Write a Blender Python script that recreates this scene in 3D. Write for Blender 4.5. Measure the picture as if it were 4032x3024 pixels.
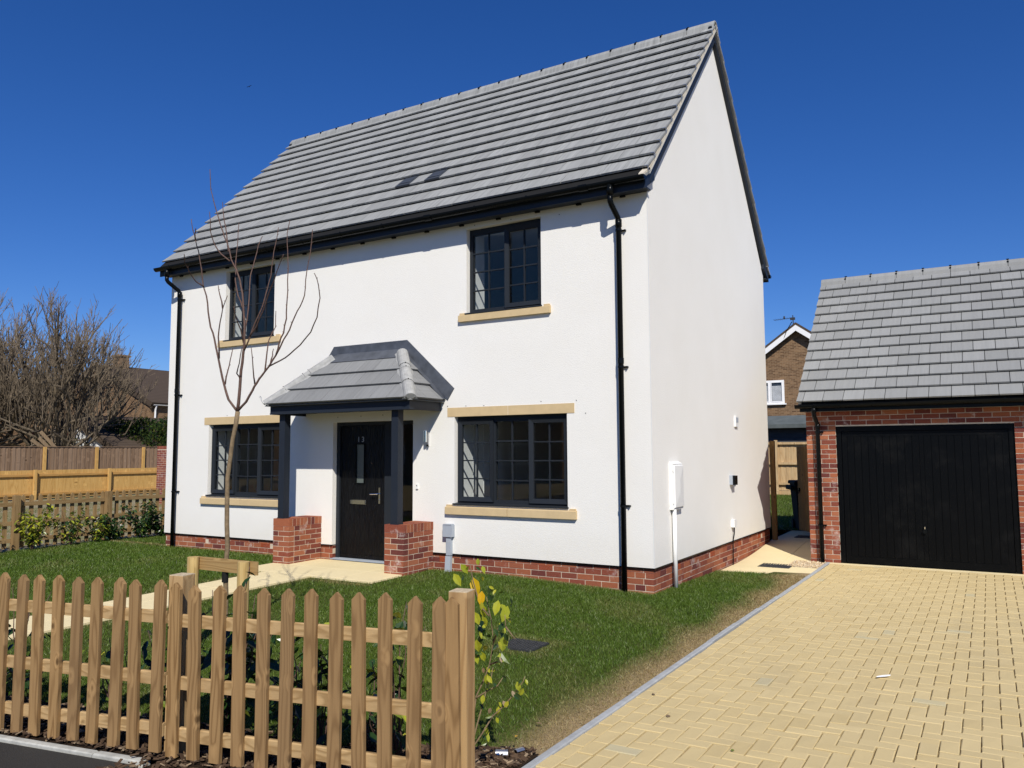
import bpy, math, random
import numpy as np
from mathutils import Vector, Matrix
random.seed(7); np.random.seed(7)
S = bpy.context.scene
col = S.collection
for o in list(bpy.data.objects): bpy.data.objects.remove(o)

# ------------------------------------------------------------------ camera
CAM = Vector((12.8125, -9.2507, 1.4062))
YAW, PITCH, ROLL, FPX = 0.5372, 0.0854, -0.0051, 3135.87
fw = Vector((-math.sin(YAW)*math.cos(PITCH), math.cos(YAW)*math.cos(PITCH), math.sin(PITCH)))
rt = Vector((math.cos(YAW), math.sin(YAW), 0)); up = rt.cross(fw)
rt2 = rt*math.cos(ROLL)+up*math.sin(ROLL); up2 = -rt*math.sin(ROLL)+up*math.cos(ROLL)
cd = bpy.data.cameras.new('Camera'); cam = bpy.data.objects.new('Camera', cd); col.objects.link(cam)
cam.matrix_world = Matrix(((rt2.x, up2.x, -fw.x, CAM.x), (rt2.y, up2.y, -fw.y, CAM.y), (rt2.z, up2.z, -fw.z, CAM.z), (0, 0, 0, 1)))
cd.sensor_width = 36; cd.lens = FPX/4032*36; cd.clip_start = .05; cd.clip_end = 2000
S.camera = cam
S.render.resolution_x = 1024; S.render.resolution_y = 768

# ------------------------------------------------------------------ sky and sun
SUN = Vector((.56, -.727, .83)).normalized()
w = bpy.data.worlds.new('World'); S.world = w; w.use_nodes = True
nt = w.node_tree; bg = nt.nodes['Background']
sky = nt.nodes.new('ShaderNodeTexSky'); sky.sky_type = 'NISHITA'; sky.sun_disc = False
sky.sun_elevation = math.asin(SUN.z); sky.sun_rotation = math.atan2(SUN.x, SUN.y)
sky.altitude = 50; sky.air_density = 1.0; sky.dust_density = 0.0; sky.ozone_density = 4.0
hs = nt.nodes.new('ShaderNodeHueSaturation'); hs.inputs['Saturation'].default_value = 1.25
tn = nt.nodes.new('ShaderNodeMix'); tn.data_type = 'RGBA'; tn.blend_type = 'MULTIPLY'; tn.inputs[0].default_value = 1; tn.inputs[7].default_value = (.57, .70, 1.06, 1)   # clear, deep blue sky all round
nt.links.new(sky.outputs[0], hs.inputs['Color']); nt.links.new(hs.outputs[0], tn.inputs[6]); nt.links.new(tn.outputs[2], bg.inputs[0])
bg.inputs[1].default_value = .079
sl = bpy.data.lights.new('sun', 'SUN'); sl.energy = 4.5; sl.angle = math.radians(.53); sl.color = (1, .95, .855)
so = bpy.data.objects.new('sun', sl); col.objects.link(so); so.rotation_euler = SUN.to_track_quat('Z', 'Y').to_euler(); so.location = (20, -20, 30)
S.view_settings.view_transform = 'Standard'; S.view_settings.look = 'None'
S.view_settings.exposure = 0.2; S.view_settings.gamma = 1; S.view_settings.use_curve_mapping = False
S.render.engine = 'CYCLES'
S.cycles.max_bounces = 8; S.cycles.transparent_max_bounces = 16; S.cycles.glossy_bounces = 4

# ------------------------------------------------------------------ materials
class N:
    def __init__(s, name):
        s.m = bpy.data.materials.new(name); s.m.use_nodes = True; s.t = s.m.node_tree; s.b = s.t.nodes['Principled BSDF']; s.o = s.t.nodes['Material Output']
    def n(s, typ, **kw):
        x = s.t.nodes.new('ShaderNode'+typ)
        for k, v in kw.items():
            if k in x.inputs: s.set(x.inputs[k], v)
            else: setattr(x, k, v)
        return x
    def set(s, inp, v):
        if hasattr(v, 'is_output') or isinstance(v, bpy.types.NodeSocket): s.t.links.new(v, inp)
        else: inp.default_value = v
    def math(s, op, a, b=0.0, clamp=False):
        x = s.t.nodes.new('ShaderNodeMath'); x.operation = op; x.use_clamp = clamp; s.set(x.inputs[0], a); s.set(x.inputs[1], b); return x.outputs[0]
    def vmul(s, v, k):
        x = s.t.nodes.new('ShaderNodeVectorMath'); x.operation = 'MULTIPLY'; s.set(x.inputs[0], v); s.set(x.inputs[1], k); return x.outputs[0]
    def vadd(s, v, k):
        x = s.t.nodes.new('ShaderNodeVectorMath'); x.operation = 'ADD'; s.set(x.inputs[0], v); s.set(x.inputs[1], k); return x.outputs[0]
    def pos(s): return s.n('NewGeometry').outputs['Position']
    def rnd(s):
        a = s.n('ObjectInfo').outputs['Random']; b = s.n('Attribute', attribute_name='rnd').outputs['Fac']
        return s.math('FRACT', s.math('ADD', a, b))
    def noise(s, vec, scale, detail=4, rough=.55): return s.n('TexNoise', Vector=vec, Scale=scale, Detail=detail, Roughness=rough).outputs['Fac']
    def ramp(s, fac, stops, interp='LINEAR'):
        x = s.t.nodes.new('ShaderNodeValToRGB'); s.set(x.inputs[0], fac); e = x.color_ramp; e.interpolation = interp
        while len(e.elements) < len(stops): e.elements.new(.5)
        for el, (p, c) in zip(e.elements, stops): el.position = p; el.color = (*c, 1) if len(c) == 3 else c
        return x.outputs[0]
    def mix(s, fac, a, b, mode='MIX'):
        x = s.t.nodes.new('ShaderNodeMix'); x.data_type = 'RGBA'; x.blend_type = mode
        s.set(x.inputs[0], fac); 
        for i, v in ((6, a), (7, b)):
            if isinstance(v, tuple) and len(v) == 3: v = (*v, 1)
            s.set(x.inputs[i], v)
        return x.outputs[2]
    def bump(s, h, strength, dist=.01):
        x = s.n('Bump', Strength=strength, Distance=dist, Height=h); s.t.links.new(x.outputs[0], s.b.inputs['Normal'])
    def done(s, color, rough=.8, spec=.3, metal=0.0):
        if isinstance(color, tuple) and len(color) == 3: color = (*color, 1)
        s.set(s.b.inputs['Base Color'], color); s.set(s.b.inputs['Roughness'], rough); s.b.inputs['Specular IOR Level'].default_value = spec; s.b.inputs['Metallic'].default_value = metal
        return s.m
def sc(c, k): return tuple(min(1, x*k) for x in c)

def plain(name, c, rough=.6, spec=.4, metal=0.0, var=.1, scale=6, bump=0, bscale=60):
    m = N(name); p = m.pos(); f = m.noise(p, scale, 5)
    c1 = m.ramp(f, [(.3, sc(c, 1-var)), (.7, sc(c, 1+var))])
    c1 = m.mix(m.math('MULTIPLY', m.rnd(), var), c1, sc(c, .75))
    if bump: m.bump(m.noise(p, bscale, 3), bump, .004)
    return m.done(c1, rough, spec, metal)

def render_wall():
    m = N('white_render'); p = m.pos()
    q = m.n('Mapping', Vector=p); q.inputs['Rotation'].default_value = (.5, .6, .4); q.inputs['Scale'].default_value = (1, .45, 1.2)
    n1 = m.noise(q.outputs[0], 70, 4, .65); n2 = m.noise(p, 1.3, 5); n3 = m.noise(p, 140, 2)
    c = m.ramp(n2, [(.25, (.795, .775, .725)), (.75, (.825, .808, .765))])
    c = m.mix(m.math('MULTIPLY', n1, .10), c, (.55, .54, .52))
    z = m.n('SeparateXYZ', Vector=p).outputs[2]
    g = m.math('MULTIPLY', m.n('MapRange', **{'Value': z, 'From Min': .45, 'From Max': 0.0}).outputs[0], m.noise(p, 5, 5), True)
    c = m.mix(m.math('MULTIPLY', g, .35), c, (.62, .56, .44))
    m.bump(m.math('ADD', n1, m.math('MULTIPLY', n3, .4)), .42, .008)
    return m.done(c, .92, .15)

def brick_mat(name, cols, eff=.6):
    m = N(name); p = m.pos(); r = m.rnd()
    k = len(cols); c = m.ramp(r, [(i/k, x) for i, x in enumerate(cols)], 'CONSTANT')
    n1 = m.noise(p, 28, 5, .7); n2 = m.noise(p, 5, 5, .6); n3 = m.noise(p, 90, 3)
    c = m.mix(m.math('MULTIPLY', n1, .55), c, m.mix(.5, c, (.13, .045, .035), 'MULTIPLY'))
    c = m.mix(m.math('MULTIPLY', m.ramp(n3, [(.55, (0,)*3), (.75, (1,)*3)]), .25), c, (.5, .25, .15))
    e = m.math('MULTIPLY', m.ramp(n2, [(.60, (0,)*3), (.70, (1,)*3)]), m.ramp(n1, [(.35, (0,)*3), (.62, (1,)*3)]))
    c = m.mix(m.math('MULTIPLY', e, eff), c, (.66, .58, .54))
    m.bump(m.math('ADD', n1, n3), .6, .006)
    return m.done(c, .9, .2)

def wood(name, c_light, c_dark, axis='Z', k=1.0, knots=True, rough=.75, vary=.35, tint=None):
    m = N(name); r = m.rnd()
    p = m.vadd(m.pos(), m.n('CombineXYZ', X=m.math('MULTIPLY', r, 31.0), Y=m.math('MULTIPLY', r, 17.0), Z=m.math('MULTIPLY', r, 53.0)).outputs[0])
    st = {'Z': (9, 9, .9), 'X': (.9, 9, 9), 'Y': (9, .9, 9)}[axis]; kn = {'Z': (13, 1.2, 7.5), 'X': (7.5, 1.2, 13), 'Y': (1.2, 7.5, 13)}[axis]; fine = {'Z': (160, 160, 6), 'X': (6, 160, 160), 'Y': (160, 6, 160)}[axis]
    v = m.n('TexVoronoi', Vector=m.vmul(p, kn), Scale=.62*k); d = v.outputs['Distance']
    a = m.noise(m.vmul(p, st), 1.0*k, 2, .4)
    ka = m.math('SUBTRACT', 1.0, m.math('MULTIPLY', d, 3.4), True) if knots else 0.0
    rings = m.math('SINE', m.math('ADD', m.math('MULTIPLY', a, 62.0), m.math('MULTIPLY', ka, 9.0) if knots else 0.0))
    rings = m.math('ADD', m.math('MULTIPLY', rings, .5), .5)
    f = m.noise(m.vmul(p, fine), 1.0, 3, .6)
    c = m.mix(m.math('MULTIPLY', m.math('POWER', rings, 2.5), .72), c_light, c_dark)
    c = m.mix(m.math('MULTIPLY', f, .45), c, c_dark)
    if knots:
        kk = m.ramp(d, [(.02, (1,)*3), (.075, (.85,)*3), (.11, (0,)*3)])
        c = m.mix(m.math('MULTIPLY', kk, .92), c, sc(c_dark, .55))
        hl = m.ramp(d, [(.11, (0,)*3), (.16, (1,)*3), (.30, (0,)*3)])
        c = m.mix(m.math('MULTIPLY', hl, .42), c, sc(c_light, 1.5))
    c = m.mix(m.math('MULTIPLY', m.rnd(), vary), c, tint or sc(c_dark, .9))
    m.bump(m.math('ADD', rings, f), .25, .003)
    return m.done(c, rough, .2)

def tile_mat(name, c, streak=.4, axis=0):
    m = N(name); p = m.pos(); r = m.rnd()
    q = m.vmul(p, (26, 1.6, 1.6)); n1 = m.noise(q, 1.0, 4, .6); n2 = m.noise(p, 3, 5); n3 = m.noise(p, 150, 2)
    c1 = m.ramp(n1, [(.25, sc(c, 1-streak)), (.5, c), (.8, sc(c, 1+streak))])
    c1 = m.mix(m.math('MULTIPLY', n2, .35), c1, sc(c, 1.25))
    c1 = m.mix(m.math('MULTIPLY', r, .5), c1, sc(c, .70))
    m.bump(m.math('ADD', n3, n1), .3, .003)
    return m.done(c1, .75, .3)

def glass_mat(name, tint=(1, 1, 1), ior=1.75):
    m = N(name); t = m.t; tr = m.n('BsdfTransparent'); tr.inputs[0].default_value = (*tint, 1); gl = m.n('BsdfGlossy'); gl.inputs['Roughness'].default_value = .0; gl.inputs[0].default_value = (.92, .80, .62, 1)
    bk = m.n('NewGeometry').outputs['Backfacing']; fr = m.n('Fresnel', IOR=m.math('ADD', m.math('MULTIPLY', bk, 1/ior-ior), ior)); mx = m.n('MixShader'); t.links.new(fr.outputs[0], mx.inputs[0]); t.links.new(tr.outputs[0], mx.inputs[1]); t.links.new(gl.outputs[0], mx.inputs[2]); t.links.new(mx.outputs[0], m.o.inputs[0]); return m.m

def leafy(name, cols, rough=.35, spec=.5, trans=.25):
    m = N(name); r = m.rnd(); k = len(cols); c = m.ramp(r, [(i/max(1, k-1), x) for i, x in enumerate(cols)])
    c = m.mix(m.math('MULTIPLY', m.noise(m.pos(), 40, 3), .5), c, m.mix(.5, c, (.25, .3, .2), 'MULTIPLY'))
    m.done(c, rough, spec)
    if trans:
        tl = m.n('BsdfTranslucent'); m.t.links.new(m.b.inputs['Base Color'].links[0].from_socket, tl.inputs[0]); mx = m.n('MixShader'); mx.inputs[0].default_value = trans
        m.t.links.new(m.b.outputs[0], mx.inputs[1]); m.t.links.new(tl.outputs[0], mx.inputs[2]); m.t.links.new(mx.outputs[0], m.o.inputs[0])
    return m.m

def grass_mat():
    m = N('grass_blades'); p = m.pos(); r = m.n('Attribute', attribute_name='rnd').outputs['Fac']; dry = m.n('Attribute', attribute_name='dry').outputs['Fac']
    c = m.ramp(r, [(0, (.034, .066, .005)), (.45, (.068, .126, .009)), (.8, (.115, .185, .022)), (.975, (.17, .24, .05)), (1, (.34, .38, .2))])
    n2 = m.noise(p, .9, 4); c = m.mix(m.math('MULTIPLY', m.ramp(n2, [(.42, (0,)*3), (.68, (1,)*3)]), .4), c, m.mix(.5, c, (.13, .15, .025)))
    d = m.ramp(r, [(0, (.20, .135, .055)), (.6, (.38, .275, .125)), (1, (.54, .43, .23))])
    c = m.mix(dry, c, d); m.done(c, .45, .35)
    tl = m.n('BsdfTranslucent'); m.t.links.new(m.b.inputs['Base Color'].links[0].from_socket, tl.inputs[0]); mx = m.n('MixShader'); mx.inputs[0].default_value = .25
    m.t.links.new(m.b.outputs[0], mx.inputs[1]); m.t.links.new(tl.outputs[0], mx.inputs[2]); m.t.links.new(mx.outputs[0], m.o.inputs[0])
    return m.m

def brick_tex(name, c1, c2, mortar, bw=.225, bh=.075, axis='XZ'):
    m = N(name); p = m.n('SeparateXYZ', Vector=m.pos()); v = m.n('CombineXYZ', X=m.math('ADD', p.outputs[0], p.outputs[1]), Y=p.outputs[2]).outputs[0]
    b = m.n('TexBrick', Vector=v); b.inputs['Scale'].default_value = 1; b.inputs['Brick Width'].default_value = bw; b.inputs['Row Height'].default_value = bh; b.inputs['Mortar Size'].default_value = .009; b.inputs['Bias'].default_value = 0
    b.inputs['Color1'].default_value = (*c1, 1); b.inputs['Color2'].default_value = (*c2, 1); b.inputs['Mortar'].default_value = (*mortar, 1)
    n1 = m.noise(m.pos(), 3.0, 5, .7); n2 = m.noise(m.vmul(m.pos(), (1, 1, 3)), 7, 3)
    c = m.mix(m.math('MULTIPLY', n1, .45), b.outputs[0], sc(c1, .7)); c = m.mix(m.math('MULTIPLY', m.ramp(n2, [(.5, (0,)*3), (.7, (1,)*3)]), .5), c, sc(c2, 1.25))
    return m.done(c, .9, .15)

def rows_tex(name, c, period=.3):
    m = N(name); p = m.n('SeparateXYZ', Vector=m.pos()); n1 = m.noise(m.pos(), 4, 5, .7)
    f = m.math('FRACT', m.math('DIVIDE', p.outputs[2], period*.4))
    cc = m.ramp(f, [(0, sc(c, .3)), (.18, sc(c, .9)), (1, sc(c, 1.15))]); cc = m.mix(m.math('MULTIPLY', n1, .6), cc, sc(c, .55))
    return m.done(cc, .85, .2)

def ground_mat(name, a, b, k, s1=.8, s2=9, bump=.6):
    m = N(name); p = m.pos(); n1 = m.noise(p, s1, 6, .65); n2 = m.noise(p, s2, 5, .7); n3 = m.noise(p, 70, 3)
    c = m.mix(m.ramp(n1, [(.4, (0,)*3), (.6, (1,)*3)]), a, b); c = m.mix(m.math('MULTIPLY', n2, .6), c, k); c = m.mix(m.math('MULTIPLY', n3, .35), c, sc(k, .6))
    m.bump(m.math('ADD', n2, n3), bump, .03); return m.done(c, .95, .1)

def asphalt():
    m = N('asphalt'); p = m.pos(); n1 = m.noise(p, 1.6, 5, .6); n2 = m.noise(p, 260, 2, .6); v = m.n('TexVoronoi', Vector=p, Scale=170).outputs['Distance']
    c = m.mix(n1, (.018, .0175, .017), (.036, .034, .030)); c = m.mix(m.math('MULTIPLY', m.ramp(v, [(.0, (1,)*3), (.35, (0,)*3)]), .35), c, (.12, .115, .11))
    m.bump(m.math('ADD', n2, v), .55, .006); return m.done(c, .8, .35)

def paver_mat():
    m = N('buff_paving_block'); p = m.pos(); r = m.rnd(); n1 = m.noise(p, 11, 5, .65); n2 = m.noise(p, 190, 2); n3 = m.noise(p, .7, 4)
    c = m.ramp(r, [(0, (.53, .415, .21)), (.25, (.61, .485, .255)), (.5, (.55, .44, .235)), (.75, (.635, .51, .275)), (.9, (.57, .445, .225)), (.988, (.60, .48, .255)), (.992, (.50, .465, .31)), (1, (.48, .455, .32))])
    c = m.mix(m.math('MULTIPLY', n1, .45), c, (.66, .53, .28)); c = m.mix(m.math('MULTIPLY', n2, .3), c, (.38, .27, .11)); c = m.mix(m.math('MULTIPLY', n3, .3), c, (.47, .37, .18)); st = m.ramp(m.noise(m.vmul(p, (1, .35, 1)), 1.9, 5, .6), [(.56, (0,)*3), (.72, (1,)*3)]); c = m.mix(m.math('MULTIPLY', st, .28), c, (.36, .29, .17))
    m.bump(m.math('ADD', n2, m.math('MULTIPLY', n1, .6)), .45, .004); return m.done(c, .9, .2)

def slab_mat():
    m = N('cream_slab'); p = m.pos(); n1 = m.noise(p, 2.2, 5, .6); n2 = m.noise(p, 60, 3)
    c = m.mix(n1, (.72, .60, .345), (.80, .69, .43)); c = m.mix(m.math('MULTIPLY', n2, .2), c, (.5, .4, .22)); c = m.mix(m.math('MULTIPLY', m.ramp(m.noise(p, .9, 5), [(.55, (0,)*3), (.75, (1,)*3)]), .22), c, (.45, .38, .22))
    c = m.mix(m.math('MULTIPLY', m.rnd(), .12), c, (.55, .44, .24))
    m.bump(n2, .3, .003); return m.done(c, .9, .2)

M = {}
M['render'] = render_wall()
M['brick'] = brick_mat('red_brick', [(.32, .105, .055), (.37, .135, .07), (.22, .062, .04), (.30, .092, .05), (.15, .042, .035), (.35, .115, .056), (.25, .07, .042)])
M['brick2'] = brick_mat('dark_red_brick', [(.27, .085, .055), (.24, .07, .05), (.20, .06, .055), (.30, .10, .065)], .3)
M['terracotta'] = plain('terracotta', (.38, .085, .03), .8, .2)
M['mortar'] = plain('mortar', (.60, .50, .38), .95, .1, var=.15, scale=20, bump=.5)
M['mortar_pale'] = plain('pale_mortar', (.58, .52, .42), .95, .1, var=.2, scale=14, bump=.6)
M['stone'] = plain('buff_cast_stone', (.58, .44, .25), .9, .15, var=.06, scale=9, bump=.15, bscale=120)
M['anthracite'] = plain('anthracite_frame', (.021, .025, .031), .42, .16, var=.05, scale=3)
M['navy'] = plain('anthracite_board', (.017, .022, .032), .45, .3, var=.06, scale=3)
M['black'] = plain('black_plastic', (.004, .005, .006), .25, .13, var=.1)
def gdoor_mat():
    m = N('black_steel_door'); p = m.pos(); d = m.math('MULTIPLY', m.ramp(m.noise(p, 2.2, 6, .7), [(.5, (0,)*3), (.8, (1,)*3)]), .5); k = m.math('MULTIPLY', m.ramp(m.noise(p, 14, 4, .6), [(.73, (0,)*3), (.76, (1,)*3)]), .5)
    c = m.mix(m.math('ADD', d, k, True), (.0022, .0026, .0032), (.014, .014, .0135)); return m.done(c, m.math('ADD', m.math('MULTIPLY', d, .3), .36), .11)
M['gdoor'] = gdoor_mat()
def door_mat():
    m = N('black_grained_door'); p = m.pos(); a = m.noise(m.vmul(p, (7, 7, .8)), 1.2, 2, .4); r = m.math('SINE', m.math('MULTIPLY', a, 90.0))
    m.bump(r, .8, .004); return m.done((.0045, .0045, .005), .38, .18)
M['door'] = door_mat()
M['white'] = plain('white_plastic', (.78, .78, .76), .4, .4, var=.02)
M['grey_plastic'] = plain('grey_plastic', (.36, .40, .45), .5, .4, var=.05)
M['chrome'] = plain('chrome', (.7, .7, .7), .12, .5, 1.0, var=.02)
M['steel'] = plain('galvanised_steel', (.55, .56, .57), .35, .5, .9, var=.15, scale=30)
M['lead'] = plain('lead_flashing', (.095, .105, .125), .48, .45, .25, var=.35, scale=7)
M['tile'] = tile_mat('grey_concrete_tile', (.285, .29, .283), .36)
M['tile_garage'] = tile_mat('slate_grey_tile', (.25, .255, .254), .12)
M['tile_porch'] = tile_mat('porch_tile', (.215, .218, .218), .18)
M['hip'] = plain('hip_tile_concrete', (.34, .34, .33), .85, .2, var=.18, scale=12, bump=.3)
M['vent'] = plain('dark_roof_vent', (.045, .052, .065), .5, .4)
M['plaster'] = plain('white_plaster', (.72, .72, .70), .9, .1, var=.02)
M['floor'] = plain('interior_floor', (.10, .085, .07), .6, .3)
M['interior_dark'] = plain('kitchen_unit', (.20, .19, .18), .6, .3)
M['glass'] = glass_mat('window_glass', (.86, .89, .9))
M['obscure'] = plain('obscure_glass', (.11, .13, .12), .25, .5)
M['fence'] = wood('treated_pine', (.37, .228, .098), (.145, .074, .024), 'Z', 1.0, True, .85, .6, (.19, .118, .058))
M['fence_rail'] = wood('treated_pine_rail', (.48, .33, .165), (.25, .15, .06), 'X', .9, True, .8, .2)
M['fence_post'] = wood('treated_pine_post', (.46, .31, .15), (.27, .155, .065), 'Z', .8, True, .8, .2)
M['endgrain'] = plain('sawn_end_grain', (.52, .42, .28), .9, .15, var=.25, scale=40)
M['side_fence'] = wood('weathered_pine', (.33, .225, .105), (.19, .115, .048), 'Z', .8, False)
M['side_rail'] = wood('weathered_pine_rail', (.31, .21, .10), (.19, .12, .05), 'Y', .8, False)
M['orange'] = wood('honey_fence_board', (.60, .38, .135), (.44, .245, .07), 'Z', .6, True, .8, .3)
M['orange_rail'] = wood('honey_fence_rail', (.52, .30, .10), (.36, .19, .055), 'Y', .6, False)
M['brown'] = wood('brown_fence_board', (.235, .155, .098), (.12, .072, .042), 'Z', .6, True, .85, .6, (.31, .215, .145))
M['rear'] = wood('pale_fence_board', (.56, .41, .23), (.40, .26, .13), 'Z', .6, True, .85, .35)
M['gate'] = wood('gate_board', (.36, .21, .07), (.24, .13, .045), 'Z', .8, True, .8, .3)
M['stake'] = wood('stake_wood', (.55, .40, .17), (.40, .26, .09), 'Z', .9, True, .8, .15)
M['stake_bar'] = wood('stake_bar_wood', (.42, .28, .12), (.26, .15, .055), 'X', .8, True, .8, .1)
M['shed'] = wood('black_shed_board', (.085, .088, .095), (.045, .048, .052), 'X', .6, False)
M['plank'] = wood('old_plank', (.34, .25, .15), (.20, .13, .07), 'Z', .6, False)
M['felt'] = plain('shed_felt', (.10, .115, .115), .9, .2, var=.2, scale=3)
M['bark_young'] = plain('young_bark', (.20, .145, .085), .8, .2, var=.3, scale=35, bump=.4)
M['twig'] = plain('red_brown_twig', (.11, .065, .05), .7, .3, var=.3, scale=30)
M['bark_old'] = plain('grey_bark', (.15, .12, .085), .9, .1, var=.35, scale=12)
M['twig_old'] = plain('grey_twig', (.165, .13, .092), .9, .1, var=.35, scale=8)
M['leaf_yellow'] = leafy('yellow_green_leaf', [(.30, .34, .02), (.40, .42, .03), (.48, .46, .04), (.34, .40, .04)], .28, .5, .3)
M['leaf_gold'] = leafy('golden_leaf', [(.62, .42, .01), (.68, .38, .01)], .28, .5, .3)
M['leaf_dark'] = leafy('dark_green_leaf', [(.010, .030, .008), (.022, .055, .012), (.035, .075, .016)], .3, .5, .12)
M['leaf_dry'] = leafy('dry_leaf', [(.20, .13, .07), (.38, .30, .2)], .6, .3, .1)
M['leaf_mid'] = leafy('mid_green_leaf', [(.06, .10, .015), (.10, .15, .02), (.20, .24, .03)], .35, .4, .2)
M['conifer'] = leafy('conifer_spray', [(.012, .028, .008), (.02, .045, .012), (.04, .07, .012), (.10, .11, .016)], .8, .2, .1)
M['grass'] = grass_mat()
def lawn_soil():
    m = N('lawn_soil'); p = m.pos(); n1 = m.noise(p, 1.2, 6, .65); n2 = m.noise(p, 14, 5, .7); n3 = m.noise(p, 70, 3); x = m.n('SeparateXYZ', Vector=p).outputs[0]
    c = m.mix(n1, (.050, .078, .012), (.070, .092, .018)); c = m.mix(m.math('MULTIPLY', n2, .5), c, (.07, .055, .025))
    e = m.n('MapRange', **{'Value': m.math('ADD', x, m.math('MULTIPLY', n2, .3)), 'From Min': 10.30, 'From Max': 10.62}).outputs[0]      # bare sandy edge beside the drive
    c = m.mix(e, c, m.mix(n3, (.24, .17, .085), (.40, .30, .17))); m.bump(m.math('ADD', n2, n3), .6, .03); return m.done(c, .95, .1)
M['soil'] = lawn_soil()
M['field'] = ground_mat('rough_ground', (.36, .30, .20), (.17, .18, .06), (.27, .225, .14), .8, 7)
M['bark_mulch'] = ground_mat('mulch_soil', (.035, .022, .014), (.055, .035, .02), (.02, .013, .009), 2, 20)
M['chips'] = leafy('bark_chips', [(.035, .02, .013), (.07, .042, .025), (.12, .075, .045), (.06, .035, .022), (.34, .25, .16)], .85, .2, 0)
M['gravel'] = leafy('buff_gravel', [(.62, .45, .26), (.75, .62, .42), (.5, .34, .2), (.8, .72, .58)], .85, .2, 0)
M['joint'] = ground_mat('joint_grit', (.36, .27, .135), (.13, .09, .045), (.44, .34, .18), 30, 60)
M['asphalt'] = asphalt()
M['paver'] = paver_mat()
M['slab'] = slab_mat()
M['kerb'] = plain('grey_concrete_edging', (.36, .37, .37), .9, .2, var=.15, scale=12, bump=.3)
M['edging'] = plain('white_grey_edging', (.40, .40, .37), .9, .2, var=.22, scale=14, bump=.4)
M['iron'] = plain('cast_iron_cover', (.05, .052, .055), .5, .5, .3, var=.3, scale=20)
M['rubber'] = plain('black_rubber', (.012, .012, .012), .8, .2)
M['farbrick'] = brick_tex('brown_far_brick', (.10, .055, .03), (.27, .165, .09), (.30, .22, .14))
M['farbrick_side'] = brick_tex('brown_far_brick_side', (.13, .08, .05), (.22, .14, .085), (.27, .2, .14), axis='YZ')
M['farroof'] = rows_tex('brown_far_tiles', (.085, .062, .045))
M['redhang'] = rows_tex('red_hung_tiles', (.10, .03, .022), .5)
M['farwhite'] = plain('far_white_paint', (.80, .80, .80), .6, .3, var=.02)
M['farglass'] = plain('far_window_glass', (.03, .035, .045), .1, .6)
M['blind'] = plain('white_blind', (.66, .68, .70), .6, .3)
M['feather'] = plain('white_feather', (.8, .8, .8), .8, .2)

# ------------------------------------------------------------------ mesh helpers
def box_vf(dx, dy, dz, ch=0.0, jit=0.0, rg=None):
    hx, hy, hz = dx/2, dy/2, dz/2
    if ch:   # chamfered top edges
        v = [(-hx, -hy, -hz), (hx, -hy, -hz), (hx, hy, -hz), (-hx, hy, -hz), (-hx, -hy, hz-ch), (hx, -hy, hz-ch), (hx, hy, hz-ch), (-hx, hy, hz-ch), (-hx+ch, -hy+ch, hz), (hx-ch, -hy+ch, hz), (hx-ch, hy-ch, hz), (-hx+ch, hy-ch, hz)]
        f = [(0, 3, 2, 1), (0, 1, 5, 4), (1, 2, 6, 5), (2, 3, 7, 6), (3, 0, 4, 7), (4, 5, 9, 8), (5, 6, 10, 9), (6, 7, 11, 10), (7, 4, 8, 11), (8, 9, 10, 11)]
    else:
        v = [(-hx, -hy, -hz), (hx, -hy, -hz), (hx, hy, -hz), (-hx, hy, -hz), (-hx, -hy, hz), (hx, -hy, hz), (hx, hy, hz), (-hx, hy, hz)]
        f = [(0, 3, 2, 1), (0, 1, 5, 4), (1, 2, 6, 5), (2, 3, 7, 6), (3, 0, 4, 7), (4, 5, 6, 7)]
    if jit: v = [tuple(c+rg.uniform(-jit, jit) for c in p) for p in v]
    return v, f

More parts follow.
